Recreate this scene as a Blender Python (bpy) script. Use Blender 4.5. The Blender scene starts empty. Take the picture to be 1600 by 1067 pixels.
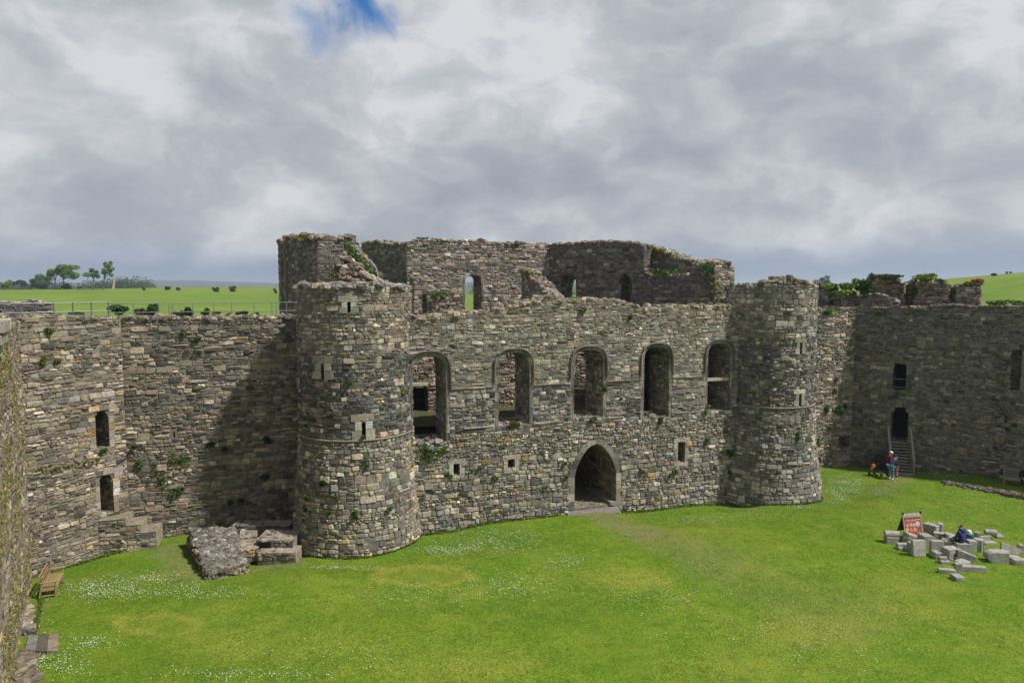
import bpy, bmesh, math, random
import numpy as np
from mathutils import Vector, Matrix, noise
from mathutils.geometry import delaunay_2d_cdt
C = bpy.context.scene.collection
SC = bpy.context.scene
R = math.radians

# ------------------------------------------------------------------ camera
F, CX, CY, HZ, CAMZ = 1100.0, 800.0, 533.5, 446.0, 12.0
TH = math.atan((CY - HZ) / F)
cam_data = bpy.data.cameras.new("camera"); cam = bpy.data.objects.new("camera", cam_data); C.objects.link(cam)
cam_data.sensor_width = 36.0; cam_data.lens = F / 1600 * 36; cam_data.clip_end = 20000; cam_data.clip_start = 0.1
cam.location = (0, 0, CAMZ); cam.rotation_euler = (math.pi / 2 - TH, 0, 0)
SC.camera = cam
SC.view_settings.view_transform = 'Standard'; SC.view_settings.look = 'None'
SC.view_settings.exposure = 0.0; SC.view_settings.gamma = 1.0
SUN_AZ, SUN_EL = R(-20), R(54)       # azimuth measured from +x
SUN = Vector((math.cos(SUN_AZ) * math.cos(SUN_EL), math.sin(SUN_AZ) * math.cos(SUN_EL), math.sin(SUN_EL)))

def ray(px, py):
    f = Vector((0, math.cos(TH), -math.sin(TH))); u = Vector((0, math.sin(TH), math.cos(TH)))
    return f + Vector((1, 0, 0)) * ((px - CX) / F) + u * ((CY - py) / F)
def on_z(px, py, z=0.0):
    d = ray(px, py); t = (z - CAMZ) / d.z
    return Vector((d.x * t, d.y * t, z))
def at_y(px, py, Y):
    d = ray(px, py); t = Y / d.y
    return Vector((d.x * t, Y, CAMZ + d.z * t))
def on_wall(A, B, px, py):
    """pixel -> (u, z) on the vertical plane through plan points A, B"""
    d = ray(px, py); ex, ey = B[0] - A[0], B[1] - A[1]; L = math.hypot(ex, ey); ex /= L; ey /= L
    n = (ey, -ex)
    t = (n[0] * A[0] + n[1] * A[1]) / (n[0] * d.x + n[1] * d.y)
    return ((d.x * t - A[0]) * ex + (d.y * t - A[1]) * ey, CAMZ + d.z * t)

# ------------------------------------------------------------------ world
def nd(nt, typ, **kw):
    n = nt.nodes.new(typ)
    for k, v in kw.items():
        if k.startswith('i_'):
            key = k[2:]
            s = n.inputs[int(key)] if key.isdigit() else n.inputs[key.replace('_', ' ')]
            if hasattr(v, 'is_output') or isinstance(v, bpy.types.NodeSocket): nt.links.new(v, s)
            else: s.default_value = v
        else: setattr(n, k, v)
    return n
def math_(nt, op, a, b=None, c=None, clamp=False):
    n = nt.nodes.new('ShaderNodeMath'); n.operation = op; n.use_clamp = clamp
    for i, v in enumerate((a, b, c)):
        if v is None: continue
        if isinstance(v, bpy.types.NodeSocket): nt.links.new(v, n.inputs[i])
        else: n.inputs[i].default_value = v
    return n.outputs[0]
def vmath(nt, op, a, b=None):
    n = nt.nodes.new('ShaderNodeVectorMath'); n.operation = op
    for i, v in enumerate((a, b)):
        if v is None: continue
        if isinstance(v, bpy.types.NodeSocket): nt.links.new(v, n.inputs[i])
        else: n.inputs[i].default_value = v
    return n.outputs['Value'] if op in ('DOT_PRODUCT', 'LENGTH') else n.outputs[0]
def mixc(nt, fac, a, b, blend='MIX'):
    n = nt.nodes.new('ShaderNodeMix'); n.data_type = 'RGBA'; n.blend_type = blend
    for s, v in ((n.inputs[0], fac), (n.inputs[6], a), (n.inputs[7], b)):
        if isinstance(v, bpy.types.NodeSocket): nt.links.new(v, s)
        elif isinstance(v, (tuple, list)): s.default_value = (*v[:3], 1)
        else: s.default_value = v
    return n.outputs[2]
def mapr(nt, v, a, b, c=0.0, d=1.0, smooth=True):
    n = nt.nodes.new('ShaderNodeMapRange'); n.interpolation_type = 'SMOOTHSTEP' if smooth else 'LINEAR'
    nt.links.new(v, n.inputs[0])
    for i, x in zip((1, 2, 3, 4), (a, b, c, d)): n.inputs[i].default_value = x
    return n.outputs[0]
def noise_(nt, vec, scale, detail=4, rough=.5, dist=0.0, out=0):
    n = nt.nodes.new('ShaderNodeTexNoise')
    if vec is not None: nt.links.new(vec, n.inputs['Vector'])
    n.inputs['Scale'].default_value = scale; n.inputs['Detail'].default_value = detail
    n.inputs['Roughness'].default_value = rough; n.inputs['Distortion'].default_value = dist
    return n.outputs[out]

world = bpy.data.worlds.new("World"); SC.world = world; world.use_nodes = True
def build_world():
    nt = world.node_tree; nt.nodes.clear()
    out = nd(nt, 'ShaderNodeOutputWorld'); bg = nd(nt, 'ShaderNodeBackground'); nt.links.new(bg.outputs[0], out.inputs[0])
    STR = 0.1
    bg.inputs['Strength'].default_value = STR
    sky = nd(nt, 'ShaderNodeTexSky'); sky.sky_type = 'NISHITA'; sky.sun_disc = False
    sky.sun_elevation = SUN_EL; sky.sun_rotation = math.pi / 2 - SUN_AZ
    tc = nd(nt, 'ShaderNodeTexCoord'); g = tc.outputs['Generated']
    sep = nd(nt, 'ShaderNodeSeparateXYZ', i_0=g); x, y, z = sep.outputs
    zc = math_(nt, 'ADD', math_(nt, 'MAXIMUM', z, 0.0), 0.30)
    p = nd(nt, 'ShaderNodeCombineXYZ', i_0=math_(nt, 'DIVIDE', x, zc), i_1=math_(nt, 'DIVIDE', y, zc), i_2=3.7).outputs[0]
    gs = nd(nt, 'ShaderNodeCombineXYZ', i_0=x, i_1=y, i_2=math_(nt, 'MULTIPLY', z, 1.75)).outputs[0]
    gw = vmath(nt, 'ADD', gs, vmath(nt, 'MULTIPLY', vmath(nt, 'SUBTRACT', noise_(nt, gs, 5.5, 5, .55, 0, 1), (.5, .5, .5)), (.13, .13, .13)))
    n1 = noise_(nt, p, 1.15, 6, .5, .2)
    n2 = noise_(nt, gw, 5.0, 9, .55, .25)
    n2 = math_(nt, 'ADD', math_(nt, 'MULTIPLY', n2, .65), math_(nt, 'MULTIPLY', mapr(nt, noise_(nt, gw, 10, 8, .58, .3), .28, .72), .28))
    n3 = noise_(nt, gw, 3.1, 7, .5, .1)
    wob = noise_(nt, g, 7.0, 6, .55, .6, out=1)
    wobv = vmath(nt, 'SCALE', vmath(nt, 'SUBTRACT', wob, (.5, .5, .5))); wobv.node.inputs['Scale'].default_value = .16
    gd = vmath(nt, 'ADD', g, wobv)
    def blob(px, py, r_in, r_out):
        d = ray(px, py).normalized()
        dist = vmath(nt, 'LENGTH', vmath(nt, 'SUBTRACT', gd, tuple(d)))
        return mapr(nt, dist, r_in, r_out, 1.0, 0.0)
    b = math_(nt, 'MULTIPLY', math_(nt, 'SUBTRACT', n1, .5), .95)
    b = math_(nt, 'ADD', b, math_(nt, 'MULTIPLY', math_(nt, 'SUBTRACT', n2, .5), 1.6))
    b = math_(nt, 'ADD', b, math_(nt, 'MULTIPLY', math_(nt, 'SUBTRACT', n3, .5), 1.35))
    b = math_(nt, 'ADD', b, .66)
    for px, py, ri, ro, k in ((590, 150, .02, .22, .28), (170, 120, .05, .3, .22), (900, 130, .02, .2, .22), (1480, 80, .05, .35, .25),
                              (760, 90, .02, .16, .12), (1420, 300, .02, .12, .10),
                              (1385, 235, .02, .2, -.38), (1170, 95, .02, .16, -.18), (150, 245, .03, .2, -.2), (880, 225, .03, .2, -.16),
                              (700, 95, .02, .08, -.12), (380, 50, .03, .2, -.14), (1000, 290, .05, .3, -.08), (330, 205, .02, .14, -.12)):
        b = math_(nt, 'ADD', b, math_(nt, 'MULTIPLY', blob(px, py, ri, ro), k))
    b = math_(nt, 'ADD', math_(nt, 'MULTIPLY', math_(nt, 'SUBTRACT', b, .58), .95), .59)
    ramp = nd(nt, 'ShaderNodeValToRGB', i_0=b)
    cr = ramp.color_ramp; cr.interpolation = 'LINEAR'
    pts = ((0.0, (.33, .365, .425)), (.3, (.39, .42, .47)), (.55, (.46, .485, .535)), (.8, (.575, .595, .635)), (1.0, (.69, .70, .73)))
    cr.elements[0].position = pts[0][0]; cr.elements[0].color = (*pts[0][1], 1)
    cr.elements[1].position = pts[-1][0]; cr.elements[1].color = (*pts[-1][1], 1)
    for pos, col in pts[1:-1]:
        e = cr.elements.new(pos); e.color = (*col, 1)
    cl = ramp.outputs[0]
    # clear band of bluish air under the cloud base
    hor = mapr(nt, math_(nt, 'ADD', z, math_(nt, 'MULTIPLY', math_(nt, 'SUBTRACT', n2, .5), .035)), .012, .07, 1.0, 0.0)
    cl = mixc(nt, math_(nt, 'MULTIPLY', hor, .9), cl, (.27, .345, .475))
    # unseen overhead sky darkened, added to cut the ambient light
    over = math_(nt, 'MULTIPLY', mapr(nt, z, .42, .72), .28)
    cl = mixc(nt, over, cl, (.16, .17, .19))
    cl = vmath(nt, 'SCALE', cl); cl.node.inputs['Scale'].default_value = 1.0 / STR
    # blue gap in the cloud
    h1, h2 = blob(555, 28, .012, .055), blob(500, 45, .004, .045)
    hole = math_(nt, 'MAXIMUM', h1, math_(nt, 'MULTIPLY', h2, .55))
    skc = mixc(nt, 1.0, sky.outputs[0], (.30, .78, 1.25), 'MULTIPLY')
    col = mixc(nt, hole, cl, skc)
    below = mapr(nt, z, -.03, 0.0, 1.0, 0.0)
    col = mixc(nt, below, col, (.9, 1.0, .7))
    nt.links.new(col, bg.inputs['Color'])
build_world()
sd = bpy.data.lights.new("sun", 'SUN'); sun = bpy.data.objects.new("sun", sd); C.objects.link(sun)
sd.energy = 5.0; sd.angle = R(2.5); sd.color = (1.0, .95, .87)
sun.location = (60, -20, 90); sun.rotation_euler = SUN.to_track_quat('Z', 'Y').to_euler()

# ------------------------------------------------------------------ mesh builder, tags
class MB:
    def __init__(self): self.V = []; self.Fs = []; self.col = []; self.n = 0; self.slots = []
    def add(self, verts, faces, col=(.5, .5, .5), mat=0):
        """verts (N,3); faces: list of int arrays (M,k); col: (3,) or (N,3)"""
        verts = np.asarray(verts, dtype=np.float64).reshape(-1, 3); N = len(verts)
        c = np.asarray(col, dtype=np.float64)
        if c.ndim == 1: c = np.tile(c, (N, 1))
        self.V.append(verts); self.col.append(c)
        for f in faces:
            f = np.asarray(f, dtype=np.int64)
            if f.size: self.Fs.append((f + self.n, mat))
        self.n += N
    def build(self, name, mats, parent=None, smooth=False):
        me = bpy.data.meshes.new(name)
        V = np.concatenate(self.V); col = np.concatenate(self.col)
        me.vertices.add(len(V)); me.vertices.foreach_set('co', V.astype(np.float32).ravel())
        loops = np.concatenate([f.ravel() for f, m in self.Fs])
        tot = np.concatenate([np.full(f.shape[0], f.shape[1]) for f, m in self.Fs])
        mi = np.concatenate([np.full(f.shape[0], m) for f, m in self.Fs])
        st = np.concatenate([[0], np.cumsum(tot)[:-1]])
        me.loops.add(len(loops)); me.loops.foreach_set('vertex_index', loops.astype(np.int32))
        me.polygons.add(len(tot)); me.polygons.foreach_set('loop_start', st.astype(np.int32))
        me.polygons.foreach_set('material_index', mi.astype(np.int32))
        me.polygons.foreach_set('use_smooth', np.full(len(tot), smooth))
        a = me.attributes.new('Col', 'FLOAT_COLOR', 'POINT')
        a.data.foreach_set('color', np.concatenate([col, np.ones((len(col), 1))], 1).astype(np.float32).ravel())
        me.update(calc_edges=True); me.validate()
        for m in (mats if isinstance(mats, (list, tuple)) else [mats]): me.materials.append(m)
        o = bpy.data.objects.new(name, me); C.objects.link(o)
        if parent: o.parent = parent
        return o
    # simple solids
    def box(self, c, s, col, mat=0, M=None, jit=0):
        v = np.array([(i, j, k) for k in (-.5, .5) for j in (-.5, .5) for i in (-.5, .5)]) * np.array(s)
        if jit: v += np.random.uniform(-jit, jit, v.shape)
        if M is not None: v = v @ np.array(M.to_3x3()).T
        v = v + np.array(c)
        self.add(v, [[(0, 2, 3, 1), (4, 5, 7, 6), (0, 1, 5, 4), (1, 3, 7, 5), (3, 2, 6, 7), (2, 0, 4, 6)]], col, mat)
    def bbox(self, c, s, col, bev=.02, mat=0, M=None, jit=0):
        """box with chamfered edges"""
        hx, hy, hz = [k / 2 for k in s]; b = min(bev, hx * .45, hy * .45, hz * .45)
        bm = bmesh.new(); bmesh.ops.create_cube(bm, size=1)
        for v in bm.verts: v.co = Vector((v.co.x * s[0], v.co.y * s[1], v.co.z * s[2])) + Vector([random.uniform(-jit, jit) for _ in '123'])
        bmesh.ops.bevel(bm, geom=bm.edges[:], offset=b, segments=1, affect='EDGES')
        self.bm(bm, col, mat, M, c); bm.free()
    def bm(self, bm, col, mat=0, M=None, c=(0, 0, 0)):
        bm.verts.index_update()
        v = np.array([tuple(x.co) for x in bm.verts])
        if M is not None: v = v @ np.array(M.to_3x3()).T
        v = v + np.array(c); d = {}
        for f in bm.faces: d.setdefault(len(f.verts), []).append([x.index for x in f.verts])
        self.add(v, list(d.values()), col, mat)
    def tube(self, pts, r, col, seg=8, mat=0, cap=True):
        pts = [Vector(p) for p in pts]; n = len(pts); rs = r if isinstance(r, (list, tuple)) else [r] * n
        rings = []
        for i, p in enumerate(pts):
            t = (pts[min(i + 1, n - 1)] - pts[max(i - 1, 0)]).normalized()
            a = t.cross(Vector((0, 0, 1)) if abs(t.z) < .9 else Vector((1, 0, 0))).normalized(); b = t.cross(a)
            rings.append([p + (a * math.cos(k * 2 * math.pi / seg) + b * math.sin(k * 2 * math.pi / seg)) * rs[i] for k in range(seg)])
        v = np.array([tuple(q) for rr in rings for q in rr])
        f = [(i * seg + k, (i + 1) * seg + k, (i + 1) * seg + (k + 1) % seg, i * seg + (k + 1) % seg) for i in range(n - 1) for k in range(seg)]
        fs = [f]
        if cap: fs.append([list(range(seg))]); fs.append([list(range((n - 1) * seg, n * seg))[::-1]])
        self.add(v, fs, col, mat)
    def leaves(self, cen, size, cols, up=0.0, aspect=1.6):
        """small bent leaf quads"""
        cen = np.asarray(cen); N = len(cen)
        if N == 0: return
        s = (size if np.ndim(size) else np.full(N, size)) * np.random.uniform(.6, 1.3, N)
        d = np.random.normal(size=(N, 3)); d[:, 2] += up; d /= np.linalg.norm(d, axis=1)[:, None]
        e = np.cross(d, np.random.normal(size=(N, 3))); e /= np.linalg.norm(e, axis=1)[:, None]
        a = d * s[:, None] * aspect * .5; b = e * s[:, None] * .5
        v = np.stack([cen - a, cen + b * .9, cen + a, cen - b * .9], 1).reshape(-1, 3)
        f = np.arange(N * 4).reshape(N, 4)
        self.add(v, [f], np.repeat(np.asarray(cols), 4, axis=0))

def tag(o, label=None, cat=None, group=None, kind=None):
    if label: o['label'] = label
    if cat: o['category'] = cat
    if group: o['group'] = group
    if kind: o['kind'] = kind
    return o
def empty(name, label, cat, loc=(0, 0, 0), rz=0, group=None, kind='thing'):
    o = bpy.data.objects.new(name, None); C.objects.link(o); o.location = loc; o.rotation_euler = (0, 0, rz)
    return tag(o, label, cat, group, kind)

# ------------------------------------------------------------------ materials
def mat_base(name, rough=.9, spec=.25):
    m = bpy.data.materials.new(name); m.use_nodes = True; nt = m.node_tree
    b = nt.nodes['Principled BSDF']; b.inputs['Roughness'].default_value = rough
    b.inputs['Specular IOR Level'].default_value = spec
    at = nd(nt, 'ShaderNodeAttribute', attribute_name='Col')
    tc = nd(nt, 'ShaderNodeTexCoord')
    return m, nt, b, at.outputs['Color'], tc.outputs['Object']
def bump(nt, b, h, strength, dist):
    n = nd(nt, 'ShaderNodeBump', i_Height=h); n.inputs['Strength'].default_value = strength; n.inputs['Distance'].default_value = dist
    nt.links.new(n.outputs[0], b.inputs['Normal'])
def stone_mat(name, moss=.22, lichen=.5, stain=.62, dark=1.0):
    m, nt, b, col, co = mat_base(name, .93, .2)
    fine = noise_(nt, co, 14, 6, .7); mid = noise_(nt, co, 3.5, 6, .65); big = noise_(nt, co, .45, 5, .6); spot = noise_(nt, co, 7, 5, .75, .6)
    c = mixc(nt, 1.0, col, nd(nt, 'ShaderNodeCombineColor', i_0=mapr(nt, fine, .3, .7, .5, 1.42), i_1=mapr(nt, fine, .3, .7, .5, 1.40), i_2=mapr(nt, fine, .3, .7, .52, 1.36)).outputs[0], 'MULTIPLY')
    # soot-dark weathering with its own blotchy shape
    c = mixc(nt, math_(nt, 'MULTIPLY', mapr(nt, mid, .45, .7), stain), c, (.05 * dark, .047 * dark, .042 * dark))
    c = mixc(nt, math_(nt, 'MULTIPLY', mapr(nt, big, .5, .72), stain * .6), c, (.055, .053, .05))
    # pale crust lichen and ochre lichen
    c = mixc(nt, math_(nt, 'MULTIPLY', mapr(nt, spot, .61, .72), lichen), c, (.48, .47, .42))
    sp2 = noise_(nt, vmath(nt, 'ADD', co, (13.1, 4.2, 7.7)), 2.3, 6, .7, .3)
    c = mixc(nt, math_(nt, 'MULTIPLY', mapr(nt, sp2, .62, .74), lichen * .35), c, (.32, .25, .12))
    # moss: on ledges and in damp patches
    geo = nd(nt, 'ShaderNodeNewGeometry'); nz = nd(nt, 'ShaderNodeSeparateXYZ', i_0=geo.outputs['True Normal']).outputs[2]
    ms = noise_(nt, vmath(nt, 'ADD', co, (3.3, 9.2, 1.7)), 1.1, 6, .7)
    f = math_(nt, 'ADD', ms, math_(nt, 'MULTIPLY', math_(nt, 'MAXIMUM', nz, 0.0), .14))
    c = mixc(nt, math_(nt, 'MULTIPLY', mapr(nt, f, .57, .72), moss), c, (.075, .085, .022))
    nt.links.new(c, b.inputs['Base Color'])
    h = math_(nt, 'ADD', math_(nt, 'MULTIPLY', fine, .6), noise_(nt, co, 40, 4, .6))
    bump(nt, b, h, .85, .04)
    return m
def simple_mat(name, rough=.85, var=.25, scale=12, bumps=.2, spec=.3, metal=0.0, trans=0.0):
    m, nt, b, col, co = mat_base(name, rough, spec)
    n = noise_(nt, co, scale, 6, .65)
    k = mapr(nt, n, .25, .75, 1 - var, 1 + var)
    c = mixc(nt, 1.0, col, nd(nt, 'ShaderNodeCombineColor', i_0=k, i_1=k, i_2=k).outputs[0], 'MULTIPLY')
    nt.links.new(c, b.inputs['Base Color']); b.inputs['Metallic'].default_value = metal
    if bumps: bump(nt, b, n, bumps, .02)
    if trans:
        t = nd(nt, 'ShaderNodeBsdfTranslucent', i_0=c); mx = nd(nt, 'ShaderNodeMixShader'); mx.inputs[0].default_value = trans
        nt.links.new(b.outputs[0], mx.inputs[1]); nt.links.new(t.outputs[0], mx.inputs[2])
        nt.links.new(mx.outputs[0], nt.nodes['Material Output'].inputs[0])
    return m
M_STONE = stone_mat('castle_stone'); M_MOSSY = stone_mat('mossy_stone', .9, .5, .4)
M_DARKST = stone_mat('dark_castle_stone', .45, .3, .75)
M_DRESS = stone_mat('dressed_stone', .25, .5, .25)
M_MORTAR = simple_mat('mortar', .98, .45, 5, .8, .1)
M_BLOCK = simple_mat('carved_block_stone', .95, .3, 5, .5, .2)
M_LEAF = simple_mat('foliage', .7, .3, 2.0, 0, .25, 0, .28)
M_GRASSB = simple_mat('grass_blade', .65, .25, 1.0, 0, .3, 0, .3)
M_WOOD = simple_mat('weathered_wood', .85, .3, 18, .3, .25)
M_METAL = simple_mat('galvanised_steel', .5, .12, 20, .05, .5, .35)
M_CLOTH = simple_mat('cloth', .92, .16, 25, .15, .15)
M_SKIN = simple_mat('skin', .6, .06, 30, 0, .35)
M_PAINT = simple_mat('painted_board', .55, .06, 20, 0, .4)
# ------------------------------------------------------------------ plan of the castle
A0 = Vector((-4.3, 33.9)); DU = Vector((math.cos(R(20)), math.sin(R(20)))); DW = Vector((-DU.y, DU.x))
def uw(u, w): return A0 + DU * u + DW * w
MA, MBp = tuple(uw(-3, 0)), tuple(uw(22, 0))                       # front wall of the gatehouse
LT = Vector((-7.6, 34.06)); LT_R, LT_RB = 2.70, 3.13                # left stair turret
RT = Vector((15.2, 41.45)); RT_R, RT_RB = 2.52, 3.12                # right stair turret
C0 = (-20.35, 29.55); C1 = (-18.35, 33.0); C2 = (-9.6, 36.2)        # left curtain wall corners
N0 = (C0[0] + .519 * 38.5, C0[1] - .855 * 38.5)
R0a, R0b, R1b = (17.6, 45.4), (23.2, 47.5), (31.4, 41.9)            # right curtain wall corners
R2b = (37.0, 37.0)

# ------------------------------------------------------------------ ground
GCP = []
def gcp(px, py, Y):
    p = at_y(px, py, Y); GCP.append((p.x, p.y, p.z))
gcp(45, 893, 29.6); gcp(181, 848, 32.9); gcp(300, 835, 33.9)
gcp(452, 857, 33.2); gcp(545, 873, 31.0); gcp(660, 840, 33.6)
for q in ((660, 835), (780, 815), (900, 801), (1020, 797), (1150, 786)):
    u, z = on_wall(MA, MBp, *q); P = Vector(MA) + DU * u; GCP.append((P.x, P.y, z))
gcp(1222, 788, 38.4); gcp(1292, 774, 40.9); gcp(1337, 727, 47.4)
for q in ((1403, 731), (1500, 738), (1600, 752)):
    u, z = on_wall(R0b, R1b, *q); e = (Vector(R1b) - Vector(R0b)).normalized(); P = Vector(R0b) + e * u; GCP.append((P.x, P.y, max(z, -.2)))
gcp(1405, 742, 44.3)
for x, y in ((-12, 24), (-5, 24), (3, 24), (10, 24), (18, 26), (-8, 28), (2, 30), (10, 32), (18, 34), (24, 30), (30, 28), (-18, 20), (0, 12), (20, 12), (40, 20), (22, 38), (28, 36)): GCP.append((x, y, 0.0))
GCPA = np.array(GCP)
def ground_np(x, y):
    d2 = (x[..., None] - GCPA[:, 0]) ** 2 + (y[..., None] - GCPA[:, 1]) ** 2 + .8
    w = d2 ** -1.6
    return (w * GCPA[:, 2]).sum(-1) / w.sum(-1)
def gz(x, y): return float(ground_np(np.array([x]), np.array([y]))[0])
def on_ground(px, py):
    z = 0.0
    for _ in range(12):
        p = on_z(px, py, z); z = gz(p.x, p.y)
    return on_z(px, py, z)

def smooth(a, b, x):
    t = np.clip((x - a) / (b - a), 0, 1); return t * t * (3 - 2 * t)
def field_np(x, y):
    r = np.hypot(x, y)
    px = np.where(y > 1, CX + F * x / np.maximum(y, 1), np.where(x > 0, 2200, -600)); px = np.clip(px, -600, 2600)
    hc = np.interp(px, [-600, 0, 430, 700, 1250, 1400, 1480, 1600, 1900, 2600], [9.8, 10.4, 10.8, 7, 7, 12.0, 14.4, 16.6, 19, 19])
    rc = np.interp(px, [-600, 430, 1250, 2600], [380, 380, 300, 300])
    z = -1.3 + (hc + 1.3) * np.clip((r - 62) / (rc - 62), 0, 1) ** .8
    t = np.clip((r - rc) / 500, 0, 1); z = np.where(r > rc, hc - (hc + 2) * t * t * (3 - 2 * t), z)
    return z + .35 * np.sin(x * .031 + y * .017) * smooth(70, 160, r)
def fz(x, y): return float(field_np(np.array([float(x)]), np.array([float(y)]))[0])

def in_ellipse(px, py, cx, cy, rx, ry): return ((px - cx) / rx) ** 2 + ((py - cy) / ry) ** 2
def to_px(x, y, z):
    dy = y * math.cos(TH) - (z - CAMZ) * math.sin(TH); dv = y * math.sin(TH) + (z - CAMZ) * math.cos(TH)
    return CX + F * x / dy, CY - F * dv / dy
def fbm(x, y, s, seed=0):
    return np.array([noise.fractal(Vector((a * s + seed, b * s - seed, seed * .37)), .8, 2.1, 4) for a, b in zip(x.ravel(), y.ravel())]).reshape(x.shape)

def lawn_tone(x, y):
    """worn / yellow / lush masks, fixed places on the lawn"""
    z = np.zeros_like(x); px, py = to_px(x, y, z)
    n = fbm(x, y, .9, 3.0); n2 = fbm(x, y, .28, 8.0)
    px = px + n * 26; py = py + n * 9
    worn = np.zeros_like(x); yel = np.zeros_like(x); lush = np.zeros_like(x)
    def seg(ax, ay, bx, by, w0, w1, k):
        t = np.clip(((px - ax) * (bx - ax) + (py - ay) * (by - ay)) / ((bx - ax) ** 2 + (by - ay) ** 2), 0, 1)
        d = np.hypot(px - ax - t * (bx - ax), (py - ay - t * (by - ay)) * 2.2); w = w0 + (w1 - w0) * t
        return k * (1 - smooth(.3, 1.0, d / w))
    worn = np.maximum(worn, seg(930, 800, 1010, 832, 34, 50, .8)); worn = np.maximum(worn, seg(1010, 832, 1120, 880, 60, 90, .42))
    worn = np.maximum(worn, seg(1120, 880, 1300, 960, 90, 150, .22))
    worn = np.maximum(worn, seg(1405, 745, 1385, 762, 34, 30, .7)); worn = np.maximum(worn, seg(270, 855, 285, 890, 46, 50, .55))
    worn = np.maximum(worn, seg(395, 880, 470, 868, 24, 24, .5)); worn = np.maximum(worn, seg(42, 985, 60, 935, 30, 30, .5))
    for cx, cy, rx, ry, k, ring in ((650, 893, 85, 22, .75, 1), (245, 975, 75, 20, .7, 1), (990, 905, 110, 26, .6, 0), (430, 1000, 260, 50, .35, 0), (700, 1040, 300, 40, .35, 0),
                                    (1250, 985, 160, 40, .45, 0), (1100, 830, 140, 24, .3, 0), (520, 905, 90, 12, .3, 0), (1420, 930, 120, 50, .3, 0), (1150, 1050, 250, 30, .3, 0), (1520, 830, 90, 30, .35, 0)):
        e = np.sqrt(in_ellipse(px, py, cx, cy, rx, ry))
        yel = np.maximum(yel, k * ((1 - smooth(.0, .3, np.abs(e - .8))) + .35 * (1 - smooth(.5, 1, e)) if ring else (1 - smooth(.2, 1.1, e))))
    yel = np.clip(yel + .25 * n2, 0, 1)
    for cx, cy, rx, ry, k in ((150, 880, 140, 30, .6), (760, 850, 180, 35, .5), (330, 1040, 250, 40, .4), (1290, 770, 140, 40, .5), (1500, 720, 120, 40, .6), (250, 845, 70, 20, .6), (860, 950, 220, 40, .35), (1330, 1040, 60, 10, .4), (1450, 925, 50, 8, .5)):
        lush = np.maximum(lush, k * (1 - smooth(.2, 1.1, np.sqrt(in_ellipse(px, py, cx, cy, rx, ry)))))
    lush = np.clip(lush - .2 * n2, 0, 1)
    return worn, yel, lush

def grass_material(name, far=False):
    m, nt, b, col, co = mat_base(name, .95, .08)
    sp = nd(nt, 'ShaderNodeSeparateColor', i_0=col).outputs
    n1 = noise_(nt, co, 3.2 if not far else .25, 8, .75); n2 = noise_(nt, co, .5 if not far else .03, 6, .65); n3 = noise_(nt, co, 17 if not far else 1.2, 4, .7)
    c = mixc(nt, mapr(nt, n1, .3, .7), (.074, .146, .011), (.132, .216, .018))
    c = mixc(nt, math_(nt, 'MULTIPLY', mapr(nt, n2, .42, .68), .55), c, (.185, .23, .027))
    c = mixc(nt, math_(nt, 'MULTIPLY', sp[2], .7), c, (.055, .122, .010))
    c = mixc(nt, math_(nt, 'MULTIPLY', sp[1], .95), c, (.25, .25, .045))
    c = mixc(nt, math_(nt, 'MULTIPLY', sp[0], mapr(nt, n1, .3, .65, .5, 1.0)), c, (.19, .165, .088))
    n4 = noise_(nt, co, 1.3, 7, .7)
    c = mixc(nt, math_(nt, 'MULTIPLY', mapr(nt, n4, .5, .68), .5 if not far else 0), c, (.06, .118, .011))
    k = mapr(nt, n3, .28, .72, .52, 1.45)
    c = mixc(nt, 1.0, c, nd(nt, 'ShaderNodeCombineColor', i_0=k, i_1=k, i_2=k).outputs[0], 'MULTIPLY')
    nt.links.new(c, b.inputs['Base Color'])
    if not far: bump(nt, b, math_(nt, 'ADD', n3, n1), .5, .05)
    return m
M_LAWN = grass_material('lawn_grass')
def field_material():
    m, nt, b, col, co = mat_base('field_grass', .95, .05)
    n1 = noise_(nt, co, .12, 8, .7); n2 = noise_(nt, co, .02, 5, .6)
    mp = nd(nt, 'ShaderNodeMapping', i_Vector=co); mp.inputs['Scale'].default_value = (.05, .4, .1)
    n3 = noise_(nt, mp.outputs[0], 1.0, 6, .7)
    c = mixc(nt, mapr(nt, n1, .3, .7), (.105, .175, .022), (.155, .235, .03))
    c = mixc(nt, math_(nt, 'MULTIPLY', mapr(nt, n2, .4, .65), .6), c, (.20, .245, .04))
    c = mixc(nt, math_(nt, 'MULTIPLY', mapr(nt, n3, .45, .68), .7), c, (.075, .13, .018))
    n5 = noise_(nt, co, .5, 6, .75); c = mixc(nt, math_(nt, 'MULTIPLY', mapr(nt, n5, .52, .7), .5), c, (.085, .14, .02))
    nt.links.new(c, b.inputs['Base Color']); return m
M_FIELD = field_material()

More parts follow.
